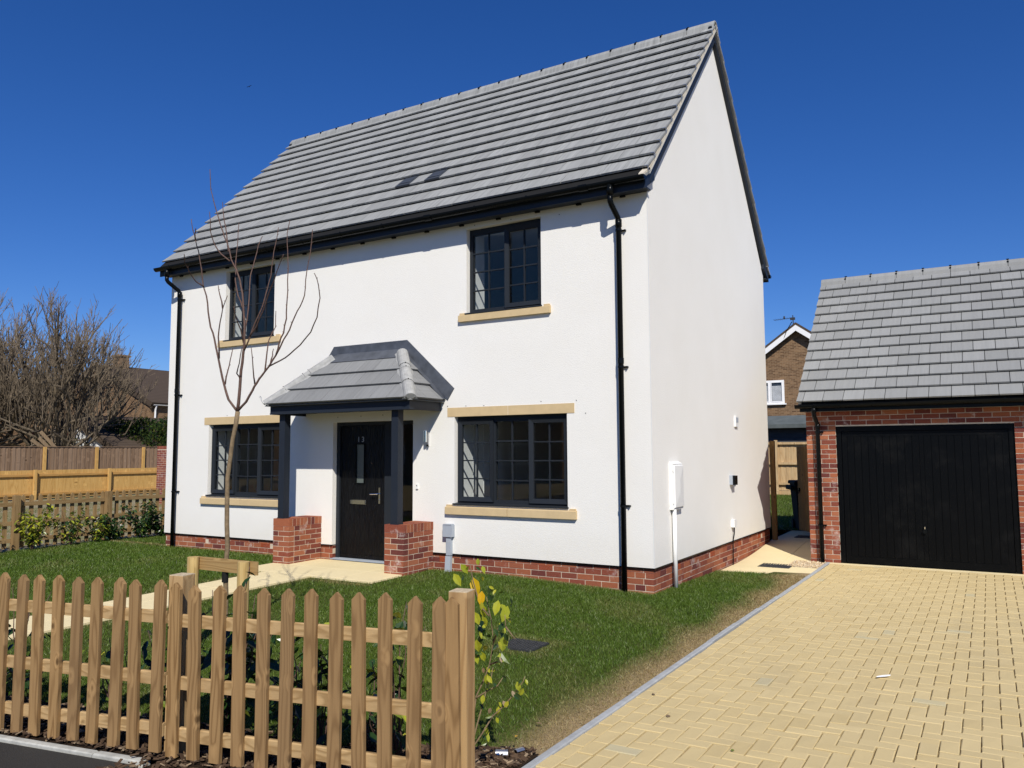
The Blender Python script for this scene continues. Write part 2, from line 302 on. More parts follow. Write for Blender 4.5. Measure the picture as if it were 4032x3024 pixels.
class MB:
    def __init__(s): s.v = []; s.f = []; s.r = []
    def add(s, v, f, r=None):
        k = len(s.v); s.v += [tuple(p) for p in v]; s.f += [tuple(i+k for i in q) for q in f]; s.r += [random.random() if r is None else r]*len(f); return s
    def box(s, x0, x1, y0, y1, z0, z1):
        v, f = box_vf(x1-x0, y1-y0, z1-z0); c = ((x0+x1)/2, (y0+y1)/2, (z0+z1)/2)
        return s.add([(a+c[0], b+c[1], d+c[2]) for a, b, d in v], f)
    def mbox(s, mat, dims, ch=0.0, r=None):
        v, f = box_vf(*dims, ch); return s.add([mat @ Vector(p) for p in v], f, r)
    def bar(s, a, b, wd, ht, upv=(0, 0, 1)):
        a, b = Vector(a), Vector(b); d = b-a; z = d.normalized(); x = Vector(upv).cross(z)
        if x.length < 1e-5: x = Vector((1, 0, 0))
        x.normalize(); y = z.cross(x); m = Matrix((( x.x, y.x, z.x, 0), (x.y, y.y, z.y, 0), (x.z, y.z, z.z, 0), (0, 0, 0, 1)))
        return s.mbox(Matrix.Translation((a+b)/2) @ m, (wd, ht, d.length))
    def quad(s, *p): return s.add(p, [tuple(range(len(p)))])
    def prism(s, poly, d):   # planar polygon extruded by vector d
        n = len(poly); d = Vector(d); p2 = [tuple(Vector(p)+d) for p in poly]
        return s.add(list(poly)+p2, [tuple(range(n))[::-1], tuple(range(n, 2*n))]+[(i, (i+1) % n, n+(i+1) % n, n+i) for i in range(n)])
    def tube(s, pts, rads, n=8, cap=True, r=None):
        pts = [Vector(p) for p in pts]
        if not hasattr(rads, '__len__'): rads = [rads]*len(pts)
        rings = []; prev = None
        for i, p in enumerate(pts):
            t = (pts[min(i+1, len(pts)-1)]-pts[max(i-1, 0)]).normalized()
            ref = prev if prev is not None else (Vector((0, 0, 1)) if abs(t.z) < .9 else Vector((1, 0, 0)))
            x = ref - t*ref.dot(t)
            if x.length < 1e-4: x = t.orthogonal()
            x.normalize(); y = t.cross(x); prev = x
            rings.append([p+(x*math.cos(6.2832*k/n)+y*math.sin(6.2832*k/n))*rads[i] for k in range(n)])
        v = [q for rg in rings for q in rg]; f = []
        for i in range(len(rings)-1):
            for k in range(n): f.append((i*n+k, i*n+(k+1) % n, (i+1)*n+(k+1) % n, (i+1)*n+k))
        if cap: f += [tuple(range(n))[::-1], tuple(range(len(v)-n, len(v)))]
        return s.add(v, f, r)
    def mesh(s, name, mat, smooth=False):
        me = bpy.data.meshes.new(name); me.from_pydata(s.v, [], s.f); me.materials.append(M[mat])
        if smooth: me.polygons.foreach_set('use_smooth', [True]*len(me.polygons))
        me.update(); return me
    def build(s, name, mat, parent=None, smooth=False, rnd=False, label=None, kind=None):
        me = s.mesh(name, mat, smooth)
        if rnd:
            a = me.attributes.new('rnd', 'FLOAT', 'FACE'); a.data.foreach_set('value', s.r)
        return put(name, me, parent, None, label, kind)
def put(name, me, parent=None, mat=None, label=None, kind=None):
    o = bpy.data.objects.new(name, me); col.objects.link(o)
    if mat is not None: o.matrix_world = mat
    if parent is not None:
        o.parent = parent; pm = parent.get('_w'); o.matrix_parent_inverse = Matrix.Translation(-Vector(pm)) if pm else Matrix()
    if label: o['label'] = label
    if kind: o['kind'] = kind
    return o
ROOTS = []
def thing(name, label, cat, loc, group=None):
    o = bpy.data.objects.new(name, None); col.objects.link(o); o.location = loc; o['_w'] = tuple(loc); o.empty_display_size = .2
    o['label'] = label; o['category'] = cat; ROOTS.append(o)
    if group: o['group'] = group
    return o
def tag(o, label, cat, group=None):
    o['label'] = label; o['category'] = cat
    if group: o['group'] = group
    return o
def struct(o): o['kind'] = 'structure'; return o
def B(name, mat, parent, *dims, **kw): return MB().box(*dims).build(name, mat, parent, **kw)
MC = {}
def bmesh_cached(dims, mat, ch, jit, var):
    k = (tuple(round(d, 3) for d in dims), mat, ch, jit, var)
    if k not in MC:
        v, f = box_vf(*k[0], ch, jit, random.Random(var)); m = MB().add(v, f); MC[k] = m.mesh('piece', mat)
    return MC[k]
def frame(u, n):
    u = Vector(u).normalized(); n = Vector(n).normalized(); z = u.cross(n) if False else Vector(n).cross(u)*-1
    y = n*-1; z = u.cross(y)
    return Matrix(((u.x, y.x, z.x, 0), (u.y, y.y, z.y, 0), (u.z, y.z, z.z, 0), (0, 0, 0, 1)))
def seen(p):
    d = Vector(p)-CAM; z = d.dot(fw)
    if z < .1: return 0.0
    x = d.dot(rt2)/z*FPX; y = d.dot(up2)/z*FPX
    k = 1.0 if abs(x) < 2050 and abs(y) < 1550 else .03
    return k/z
class Pieces:
    """boxes of one kind: the largest in view become parts of their own, the rest one joined part"""
    def __init__(s, name, mat, limit=300, ch=0.0, jit=0.0): s.n = name; s.mat = mat; s.L = limit; s.ch = ch; s.j = jit; s.items = []
    def add(s, m, dims, parent, w=1.0): s.items.append((seen(m.translation)*max(dims)*w, m, dims, parent))
    def finish(s, rest_parent):
        s.items.sort(key=lambda t: -t[0])
        for i, (k, m, d, p) in enumerate(s.items[:s.L]): put(s.n, bmesh_cached(d, s.mat, s.ch, s.j, i % 6 if s.j else 0), p, m)
        rest = s.items[s.L:]
        if rest:
            mb = MB()
            for k, m, d, p in rest: mb.mbox(m, d, s.ch)
            mb.build(s.n, s.mat, rest_parent, rnd=True, kind='stuff')
def T(x, y, z): return Matrix.Translation((x, y, z))
def lerp(a, b, t): return a+(b-a)*t
def clamp(x): return max(0.0, min(1.0, x))
def interp(x, xs, ys): return float(np.interp(x, xs, ys))

W, D = 9.289, 6.0
# ------------------------------------------------------------------ levels of the ground
def drive_z(y): return -.305-.0052*(y+5)
def lawn_z(x, y):
    a = -.225-.07*clamp((x-7.4)/1.8)
    z = lerp(a, -.30, clamp(-y/4.5)) if y < 0 else a-.028*y
    if x > 9.0: z = lerp(z, drive_z(y)+.004, clamp((x-9.2)/1.3))
    return z
def slab_z(y): return interp(y, [2.3, 3.5, 4.5, 5.7, 6.2, 8], [-.362, -.372, -.345, -.255, -.232, -.215])
def path_z(y): return interp(y, [-6.6, -4.5, -1.4, 0], [-.298, -.287, -.232, -.222])
def fence_y(x): return .1848*x-7.884
KX = 10.545   # outer side of the drive edging

# ------------------------------------------------------------------ setting
g = MB().quad((-700, -700, -.47), (700, -700, -.47), (700, 700, -.47), (-700, 700, -.47)).build('ground', 'field'); struct(g)
f_ = MB().quad((-75, -40, -.285), (-1.78, -40, -.285), (-1.78, 5, -.285), (-1.78, 60, -.285), (-75, 60, -.285)).build('rough_field', 'field'); struct(f_)
rl = MB().quad((-1.78, 7.9, -.22), (16, 7.9, -.22), (16, 60, -.2), (-1.78, 60, -.2)).build('rear_lawn', 'soil'); struct(rl)
# front lawn sheet
def sheet(name, mat, x0, x1, y0, y1, nx, ny, zf, keep=lambda x, y: True):
    mb = MB(); xs = np.linspace(x0, x1, nx+1); ys = np.linspace(y0, y1, ny+1)
    mb.v = [(float(x), float(y), zf(float(x), float(y))) for y in ys for x in xs]
    for j in range(ny):
        for i in range(nx):
            if keep((xs[i]+xs[i+1])/2, (ys[j]+ys[j+1])/2): a = j*(nx+1)+i; mb.f.append((a, a+1, a+nx+2, a+nx+1))
    return struct(mb.build(name, mat))
sheet('front_lawn', 'soil', -1.78, KX+.01, -6.9, .04, 60, 40, lambda x, y: lawn_z(x, y)-.012, lambda x, y: y > fence_y(x)+.25)
sheet('left_lawn', 'soil', -1.78, .03, .04, 8.0, 6, 16, lambda x, y: -.237)
sheet('side_lawn', 'soil', 9.24, KX+.01, .04, 2.95, 10, 16, lambda x, y: lawn_z(x, y)-.012)
# road
struct(MB().quad((-60, -60, -.318), (40, -60, -.318), (40, -7.4, -.318), (10.0, -7.4, -.318), (9.0, -6.75, -.318), (8.66, -6.38, -.318), (-1.8, fence_y(-1.8)-.06, -.318), (-60, fence_y(-60)-.06, -.318)).build('road', 'asphalt'))
# bark bed in front of and behind the fence
bed = MB(); n_ = 48
for i in range(n_):
    xa, xb = -1.7+12.25*i/n_, -1.7+12.25*(i+1)/n_
    bed.quad((xa, fence_y(xa)-(.03 if xa < 8.6 else .9), -.306), (xb, fence_y(xb)-(.03 if xa < 8.6 else .9), -.306), (xb, fence_y(xb)+.5+.27*clamp((xb-9.6)/.8), -.296), (xa, fence_y(xa)+.5+.27*clamp((xa-9.6)/.8), -.296))
struct(bed.build('planting_bed', 'bark_mulch'))
mb = MB()
for i in range(9000):
    x = random.uniform(5.0, 10.53) if i < 6000 else random.uniform(9.6, 10.53); t = random.random(); y = fence_y(x)+lerp(-.03 if x < 8.6 else -.6, .52+.27*clamp((x-9.6)/.8), t)
    L = random.uniform(.012, .05); wd = L*random.uniform(.25, .6)
    m = T(x, y, -.292+random.uniform(0, .014)) @ Matrix.Rotation(random.uniform(0, 6.3), 4, 'Z') @ Matrix.Rotation(random.gauss(0, .35), 4, 'X') @ Matrix.Rotation(random.gauss(0, .3), 4, 'Y')
    mb.mbox(m, (L, wd, random.uniform(.003, .008)))
o = mb.build('bark_chippings', 'chips', rnd=True, kind='stuff'); o['label'] = 'dark bark chippings in the bed under the front picket fence'; o['category'] = 'bark chippings'
# flush edging between road and bed
ed = struct(MB().quad((8.64, fence_y(8.64)-.06, -.312), (8.64, fence_y(8.64)-.01, -.312), (-1.8, fence_y(-1.8)-.01, -.312), (-1.8, fence_y(-1.8)-.06, -.312)).build('road_edge', 'mortar'))
x = -1.75
while x < 8.6:
    L = .915; x2 = min(x+L-.008, 8.68); c = Vector(((x+x2)/2, fence_y((x+x2)/2)-.052, -.335)); m = Matrix.Translation(c) @ Matrix.Rotation(math.atan(.1848)+random.uniform(-.004, .004), 4, 'Z')
    put('edging_stone', bmesh_cached(((x2-x)/math.cos(.183), .055, .068), 'edging', .008, .002, int(x*3) % 5), ed, m); x += L

# ------------------------------------------------------------------ driveway
dr = struct(MB().quad((KX+.05, -7.42, drive_z(-7.42)-.012), (15.6, -7.42, drive_z(-7.42)-.012), (15.6, 4.3, drive_z(4.3)-.012), (KX+.05, 4.3, drive_z(4.3)-.012)).build('driveway', 'joint'))
PV = Pieces('paving_block', 'paver', 300, .004, .0018)
tilt = Matrix.Rotation(math.atan(-.0052), 4, 'X')
def pave(x, y, lx, ly):
    m = T(x, y, drive_z(y)-.03+random.gauss(0, .0016)) @ tilt @ Matrix.Rotation(random.gauss(0, .006), 4, 'Z') @ Matrix.Rotation(random.gauss(0, .005), 4, 'X') @ Matrix.Rotation(random.gauss(0, .005), 4, 'Y')
    PV.add(m, (lx, ly, .06), dr)
px0 = KX+.056; U = .1045; PY0, PY1 = -7.4, 4.12
for r_ in range(2):       # two border courses laid lengthways
    y = PY0 - (.1 if r_ else 0)
    while y < PY1:
        L = min(.2, PY1-y)
        if L > .05 and y > PY0-.02: pave(px0+.05+r_*.105, y+L/2, .098, L-.006)
        y += .2075
hx0 = px0+.212; ncol = int((15.55-hx0)/U); nrow = int((PY1-PY0)/U)
for j in range(-1, nrow+2):
    for i in range(-1, ncol+1):
        k = (i-j) % 4
        xa, ya = hx0+i*U, PY0+j*U
        if k == 0: lo, hi, a, b = xa, xa+2*U, ya, ya+U          # lies along x
        elif k == 2: lo, hi, a, b = xa, xa+U, ya-U, ya+U   # lies along y (this cell and the one below)
        else: continue
        lo = max(lo, hx0); hi = min(hi, 15.55); a = max(a, PY0); b = min(b, PY1)
        if hi-lo < .03 or b-a < .03: continue
        pave((lo+hi)/2, (a+b)/2, hi-lo-.0072+random.uniform(-.0015, .0015), b-a-.005+random.uniform(-.0012, .0012))
PV.finish(dr)
# drive edging stones
ke = struct(MB().quad((KX, -7.4, -.33), (KX+.05, -7.4, -.33), (KX+.05, 4.2, -.39), (KX, 4.2, -.39)).build('drive_edging', 'mortar'))
y = -7.4
while y < 4.1:
    y2 = min(y+.9, 4.2)
    put('edging_stone', bmesh_cached((.05, y2-y-.006, .12), 'kerb', .006, .0015, int(y*5) % 5), ke, T(KX+.025+.012*math.sin(y*.9)+random.uniform(-.003, .003), (y+y2)/2, drive_z((y+y2)/2)-.046)); y = y2
B('threshold', 'slab', dr, 10.55, 13.7, 4.12, 4.26, -.5, drive_z(4.2)+.004)

# ------------------------------------------------------------------ front path and porch apron
pa = struct(MB().quad((3.45, -1.33, -.26), (6.02, -1.33, -.26), (6.02, .3, -.25), (3.45, .3, -.25)).build('path', 'mortar_pale'))
def slabp(par, x0, x1, y0, y1, zf, th=.05):
    g_ = .004; zc0, zc1 = zf(y0), zf(y1); m = T((x0+x1)/2, (y0+y1)/2, (zc0+zc1)/2-th/2) @ Matrix.Rotation(math.atan2(zc1-zc0, y1-y0), 4, 'X')
    put('paving_slab', bmesh_cached((x1-x0-g_, y1-y0-g_, th), 'slab', .003, 0, 0), par, m)
for (xa, xb) in ((3.52, 4.12), (4.12, 4.74), (4.74, 5.37), (5.37, 5.97)):
    for (ya, yb) in ((-1.29, -.665), (-.665, -.02)): slabp(pa, xa, xb, ya, yb, path_z)
y = -1.29
while y > -6.4:
    slabp(pa, 4.06, 4.475, y-.6, y, path_z); slabp(pa, 4.475, 4.90, y-.6, y, path_z); y -= .6
# side paving to the gate
sp = struct(sheet('side_paving', 'mortar_pale', 9.24, KX, 2.5, 7.85, 2, 12, lambda x, y: slab_z(y)-.02))
ys = [2.42+.6*i for i in range(10)]
for ya in ys[:-1]:
    for (xa, xb) in ((9.285, 9.90), (9.90, KX-.008)):
        if xa > 9.8 and ya > 3.55 and ya < 4.1: slabp(sp, xa, 10.05, ya, ya+.6, slab_z)
        else: slabp(sp, xa, xb, ya, min(ya+.6, 7.82), slab_z)
mb = MB()
for i in range(900):
    x, y = random.uniform(10.06, 10.53), random.uniform(3.62, 4.22); s_ = random.uniform(.008, .017)
    if x < 10.06+.0: continue
    m = T(x, y, slab_z(y)+.002+random.uniform(0, .012)) @ Matrix.Rotation(random.uniform(0, 6), 4, 'Z') @ Matrix.Rotation(random.uniform(0, 6), 4, 'X'); mb.mbox(m, (s_, s_*.8, s_*.6), s_*.15)
o = mb.build('gravel', 'gravel', rnd=True, kind='stuff'); o['label'] = 'buff gravel beside the garage downpipe'; o['category'] = 'gravel'

# ------------------------------------------------------------------ HOUSE
house = thing('house', 'white rendered detached house with steep grey tiled roof, red brick base and porch', 'house', (W/2, D/2, -.3))
LX, RX = (1.140, 2.916), (6.354, 8.130)         # ground floor openings
LU, RU = (1.488, 2.694), (6.5595, 7.7647)       # first floor openings
ZL0, ZL1, ZU0, ZU1 = .675, 1.909, 3.345, 4.58
DX0, DX1, DZ1 = 4.055, 5.62, 1.883
TH = .47
holes = [(*LX, ZL0, ZL1), (*RX, ZL0, ZL1), (*LU, ZU0, ZU1), (*RU, ZU0, ZU1), (DX0, DX1, -.30, DZ1)]
def holed(mb, x0, x1, z0, z1, holes, y, flip=False):
    xs = sorted({x0, x1, *[h[0] for h in holes], *[h[1] for h in holes]}); zs = sorted({z0, z1, *[max(z0, h[2]) for h in holes], *[h[3] for h in holes]})
    for i in range(len(xs)-1):
        for j in range(len(zs)-1):
            cx, cz = (xs[i]+xs[i+1])/2, (zs[j]+zs[j+1])/2
            if any(h[0] < cx < h[1] and h[2] < cz < h[3] for h in holes): continue
            mb.quad((xs[i], y, zs[j]), (xs[i+1], y, zs[j]), (xs[i+1], y, zs[j+1]), (xs[i], y, zs[j+1]))
ZT = 4.72
mb = MB(); holed(mb, 0, W, 0, ZT, holes, 0)
for (a, b, c, d) in holes:
    c2 = max(c, 0.0); yr = .17
    mb.quad((a, 0, c2), (a, yr, c2), (a, yr, d), (a, 0, d)); mb.quad((b, 0, c2), (b, yr, c2), (b, yr, d), (b, 0, d)); mb.quad((a, 0, d), (b, 0, d), (b, yr, d), (a, yr, d))
    if c > 0: mb.quad((a, 0, c), (b, 0, c), (b, yr, c), (a, yr, c))
RY, RZ = 3.0, 8.06
gab = [(0, 0), (D, 0), (D, ZT), (RY, RZ), (0, ZT)]
for x in (0, W): mb.quad(*[(x, y, z) for y, z in gab])
mb.quad((0, D, 0), (W, D, 0), (W, D, ZT), (0, D, ZT))
mb.quad((0, 0, 0), (DX0, 0, 0), (DX0, .1, 0), (0, .1, 0)); mb.quad((DX1, 0, 0), (W, 0, 0), (W, .1, 0), (DX1, .1, 0)); mb.quad((W, 0, 0), (W, D, 0), (W-.1, D, 0), (W-.1, 0, 0))
wall = mb.build('wall', 'render', house)
# render stop bead along the foot and slim corner bead
mb = MB(); mb.box(-.004, DX0, -.006, .03, -.014, .001); mb.box(DX1, W+.006, -.006, .03, -.014, .001); mb.box(W-.03, W+.006, .03, D, -.014, .001); mb.build('bell_bead', 'black', house)
B('corner_bead', 'plaster', house, W-.006, W+.0025, -.0025, .006, .002, 4.60)
# inner shell: rooms that are seen through the glass
mb = MB(); yi = TH
holed(mb, .3, W-.3, -.08, 2.28, [h for h in holes if h[3] < 2], yi); holed(mb, .3, W-.3, 2.45, 4.72, [h for h in holes if h[3] > 2], yi)
for (a, b, c, d) in holes[:4]:
    for x in (a, b): mb.quad((x, .172, c), (x, yi, c), (x, yi, d), (x, .172, d))
    mb.quad((a, .172, c), (b, .172, c), (b, yi, c), (a, yi, c)); mb.quad((a, .172, d), (b, .172, d), (b, yi, d), (a, yi, d))
for z0, z1 in ((-.08, 2.28), (2.45, 4.72)):
    for x in (.3, W-.3): mb.quad((x, yi, z0), (x, D-.3, z0), (x, D-.3, z1), (x, yi, z1))
    mb.quad((.3, D-.3, z0), (W-.3, D-.3, z0), (W-.3, D-.3, z1), (.3, D-.3, z1)); mb.quad((.3, yi, z1), (W-.3, yi, z1), (W-.3, D-.3, z1), (.3, D-.3, z1))
mb.box(3.75, 3.85, yi+.002, D-.31, -.07, 2.27); mb.box(5.98, 6.06, yi+.002, D-.31, -.07, 2.27); mb.box(4.2, 4.3, yi+.002, D-.31, 2.46, 4.71)
mb.build('inner_wall', 'plaster', house)
mb = MB(); 
for z in (-.078, 2.452): mb.quad((.3, yi, z), (W-.3, yi, z), (W-.3, D-.3, z), (.3, D-.3, z))
mb.build('inner_floor', 'floor', house)
mb = MB(); mb.box(6.08, 6.335, .473, 1.35, -.07, 2.2)
for i in range(3): mb.box(6.335, 6.343, .50+.28*i, .76+.28*i, 0, 2.1)
mb.build('tall_cupboard', 'plaster', house)
B('kitchen_unit', 'interior_dark', house, .9, 3.5, 4.4, 5.6, -.07, .8); B('kitchen_unit', 'interior_dark', house, 6.4, 8.9, 5.0, 5.68, -.07, .85)

# windows
def window(x0, x1, z0, z1, lights, label):
    y0, y1 = .085, .155; f = .052
    mb = MB(); mb.box(x0, x0+f, y0, y1, z0, z1); mb.box(x1-f, x1, y0, y1, z0, z1); mb.box(x0+f, x1-f, y0, y1, z1-f-.03, z1); mb.box(x0+f, x1-f, y0, y1, z0+.028, z0+f+.028)
    iw = x1-x0-2*f; n = len(lights); xs = [x0+f+iw*sum(l[0] for l in lights[:i])/sum(l[0] for l in lights) for i in range(n+1)]
    for i in range(1, n): mb.box(xs[i]-.026, xs[i]+.026, y0+.002, y1-.002, z0+f+.028, z1-f-.03)
    fr = mb.build('window', 'anthracite', house, label=label)
    MB().prism([(x0-.018, -.028, z0+.004), (x0-.018, -.028, z0+.022), (x0-.018, .10, z0+.034), (x0-.018, .10, z0+.004)], (x1-x0+.03, 0, 0)).build('window_ledge', 'anthracite', fr)
    za, zb = z0+f+.028, z1-f-.03
    for i, (wd, openable) in enumerate(lights):
        a, b = xs[i]+(.026 if i else 0), xs[i+1]-(.026 if i < n-1 else 0)
        if openable:
            a2, b2, c2, d2 = a-.03, b+.03, za-.028, zb+.03; k = .062; ys_ = (.052, .10)
            mb = MB()
            for (p, q) in ((((a2, c2), (b2, c2), (b2-k, c2+k), (a2+k, c2+k)), 0), (((b2, c2), (b2, d2), (b2-k, d2-k), (b2-k, c2+k)), 0), (((b2, d2), (a2, d2), (a2+k, d2-k), (b2-k, d2-k)), 0), (((a2, d2), (a2, c2), (a2+k, c2+k), (a2+k, d2-k)), 0)):
                # bevelled profile: outer edge proud, inner edge set back
                pts = [(p[0][0], ys_[0], p[0][1]), (p[1][0], ys_[0], p[1][1]), (p[2][0], ys_[0]+.016, p[2][1]), (p[3][0], ys_[0]+.016, p[3][1])]; bk = [(u, ys_[1], v_) for u, _, v_ in pts]
                mb.add(pts+bk, [(0, 1, 2, 3), (7, 6, 5, 4), (0, 4, 5, 1), (2, 6, 7, 3)])
            mb.build('sash', 'anthracite', fr); a, b, zc, zd = a2+k, b2-k, c2+k, d2-k
        else: zc, zd = za, zb
        gy = .108
        MB().quad((a-.01, gy, zc-.01), (b+.01, gy, zc-.01), (b+.01, gy, zd+.01), (a-.01, gy, zd+.01)).build('pane', 'glass', fr)
        for s_ in (gy-.010, gy+.010):
            mb = MB().box((a+b)/2-.009, (a+b)/2+.009, s_-.004, s_+.004, zc, zd)
            for j in range(1, 4): z = zc+(zd-zc)*j/4; mb.box(a, (a+b)/2-.009, s_-.0035, s_+.0035, z-.009, z+.009); mb.box((a+b)/2+.009, b, s_-.0035, s_+.0035, z-.009, z+.009)
            mb.build('glazing_bar', 'anthracite', fr)
    return fr
window(*LX, ZL0, ZL1, [(1, 1), (1.05, 0), (1, 1)], 'lower left three-light window behind the sapling')
window(*RX, ZL0, ZL1, [(1, 1), (1.05, 0), (1, 1)], 'lower right three-light window')
window(*LU, ZU0, ZU1, [(1, 0), (1, 1)], 'upper left two-light window')
window(*RU, ZU0, ZU1, [(1, 0), (1, 1)], 'upper right two-light window')
# stone lintels and sills
def lintel(x0, x1, z0, z1):
    xm = (x0+x1)/2+.0
    for a, b in ((x0, xm-.004), (xm+.004, x1)): B('lintel', 'stone', house, a, b, -.006, .16, z0, z1)
lintel(6.235, 8.240, 1.9095, 2.037); lintel(1.021, 3.026, 1.9095, 2.037)
def sill(x0, x1, z0, z1, split):
    pf = -.048; segs = [(x0, x1)] if not split else [(x0, (x0+x1)/2-.004), ((x0+x1)/2+.004, x1)]
    for a, b in segs:
        mb = MB().prism([(a, pf, z0), (a, pf, z1), (a, .088, z1+.040), (a, .088, z0)], (b-a, 0, 0)); mb.build('sill', 'stone', house)
    for a in (x0+.012, x1-.012-.085): MB().prism([(a, -.030, z1+.004), (a, -.030, z1+.034), (a, .02, z1+.034), (a, .02, z1+.004)], (.085, 0, 0)).build('sill_stool', 'stone', house)
sill(6.222, 8.262, .548, .645, True); sill(1.008, 3.04, .545, .640, True); sill(6.445, 7.912, 3.247, 3.335, False); sill(1.36, 2.87, 3.247, 3.335, False)

for x, z in ((6.235, 2.06), (6.55, 2.055), (6.85, 2.05), (7.75, 2.075), (8.27, 2.07), (8.40, 1.90), (4.15, 1.96), (4.62, 1.965), (5.05, 1.97), (1.6, 2.06), (6.7, 4.62), (7.3, 4.61), (8.05, 4.56), (2.9, 4.60)):
    MB().tube([(x, -.004, z), (x, .002, z)], .007, 6).build('fixing_plug', 'iron', house)
# brick plinth
pl = MB(); pl.box(.03, DX0-.0, .0235, .14, -.5, -.016); pl.box(DX1, W-.0235, .0235, .14, -.5, -.016); pl.box(W-.14, W-.0235, .14, D-.02, -.5, -.016)
plinth = pl.build('plinth', 'mortar', house)
HB = Pieces('brick', 'brick', 300, 0, .0011)
COUR = [(-.0615+.0325, .055), (-.0965, .065), (-.1715, .065), (-.2465, .065), (-.3215, .065), (-.3965, .065)]
COUR[0] = (-.038, .042)
AIR_F = [(.894, 1.106), (2.48, 2.69), (6.09, 6.30), (7.683, 7.891)]; AIR_S = [(.80, .98), (2.32, 2.5), (3.83, 4.0), (5.1, 5.29)]
def courses_front(x0, x1, zlow):
    for c, (zc, h) in enumerate(COUR):
        off = .1125*(c % 2)
        x = x0-off-.3
        while x < x1:
            a, b = max(x, x0), min(x+.215, x1 if c % 2 == 0 else x1-(.1125 if abs(x1-(W-.02)) < .01 else 0))
            if b-a > .03 and zc+h/2 > zlow((a+b)/2)-.03:
                if c == 1 and any(abs((a+b)/2-(p+q)/2) < .12 for p, q in AIR_F): pass
                else: HB.add(T((a+b)/2+0, 0.02+.051+random.uniform(-.001, .001), zc), (b-a, .1025, h), plinth)
            x += .225
    for p, q in AIR_F:
        if x0 < p < x1: airbrick((p+q)/2, 0)
def airbrick(t, side):
    mb = MB(); h = .065; zc = COUR[1][0]
    for j in range(5):
        z = zc-h/2+.004+j*.0143
        for i in range(7):
            if side == 0: mb.box(t-.105+i*.03, t-.105+i*.03+.026, .016, .03, z, z+.0085)
            else: mb.box(W-.03, W-.016, t-.105+i*.03, t-.105+i*.03+.026, z, z+.0085)
    if side == 0: mb.box(t-.107, t+.107, .026, .06, zc-h/2, zc+h/2)
    else: mb.box(W-.06, W-.026, t-.107, t+.107, zc-h/2, zc+h/2)
    mb.build('air_brick', 'terracotta', plinth)
courses_front(.02, DX0, lambda x: lawn_z(x, 0)); courses_front(DX1, W-.02, lambda x: lawn_z(x, 0))
for c, (zc, h) in enumerate(COUR):     # gable side
    y = .02+(.1125 if c % 2 == 0 else 0); y0 = y; first = True
    while y < D-.03:
        L = .215 if not (first and c % 2 == 0) else .215
        b = min(y+L, D-.02); zg = slab_z((y+b)/2) if y > 2.5 else lawn_z(9.29, (y+b)/2)
        if zc+h/2 > zg-.02 and not (c == 1 and any(abs((y+b)/2-(p+q)/2) < .11 for p, q in AIR_S)):
            HB.add(T(W-.02-.051, (y+b)/2, zc), (.1025, b-y, h), plinth, .5)
        y += .225; first = False
for p, q in AIR_S: airbrick((p+q)/2, 1)

# ---- porch
PX0, PX1, PYF = 3.45, 6.12, -.727
porch = MB().box(PX0+.02, PX1-.02, PYF+.02, -.004, 2.03, 2.045).build('porch', 'navy', house, label='hipped porch on two dark posts over the front door')
mb = MB(); mb.box(PX0, PX1, PYF, PYF+.02, 1.992, 2.118); mb.box(PX0, PX0+.02, PYF+.02, -.004, 1.992, 2.118); mb.box(PX1-.02, PX1, PYF+.02, -.004, 1.992, 2.118)
mb.box(PX0-.004, PX1+.004, PYF-.006, PYF, 1.992, 2.012); mb.build('fascia', 'navy', porch)
for cx in (3.625, 5.805):
    B('post', 'navy', porch, cx-.058, cx+.058, -.648, -.532, .445, 2.03)
    B('post_foot', 'navy', porch, cx-.064, cx+.064, -.654, -.526, .43, .445)
def pier(x0, x1):
    core = MB().box(x0+.003, x1-.003, -.672, -.006, -.5, .318).build('pier', 'mortar', porch)
    xm = (x0+x1)/2; n = 0; z = .3195
    while z > -.24:
        zc = z-.0325; odd = n % 2
        # front face: stretcher plus header, alternating
        if odd: spans = [(x0, x0+.1025), (x0+.1125, x1)]
        else: spans = [(x0, x0+.2175-.0), (x0+.2275, x1)] if False else [(x0, x1)] if False else [(x0, x0+.215), (x0+.225, x1)]
        for a, b in spans: HB.add(T((a+b)/2, -.675+.051, zc), (b-a, .1025, .065), core)
        for xs_, sgn in ((x1, -1), (x0, 1)):
            y = -.675+.1125+(.0 if odd else -.0)
            first = True
            while y < -.02:
                L = (.1025 if (first and not odd) else .215); b = min(y+L, -.004)
                HB.add(T(xs_+sgn*.051, (y+b)/2, zc), (.1025, b-y, .065), core, 1.0 if sgn < 0 else .1); y = b+.01; first = False
        z -= .075; n += 1
    y = -.675; i = 0    # brick-on-edge capping
    while y < -.03:
        L = .0655; HB.add(T(xm, y+L/2, .377), (x1-x0+.004, L, .1065), core); y += .0755; i += 1
    B('capping_bed', 'mortar', core, x0+.002, x1-.002, -.672, -.006, .318, .427)
pier(3.51, 3.84); pier(5.662, 5.992)
HB.finish(plinth)
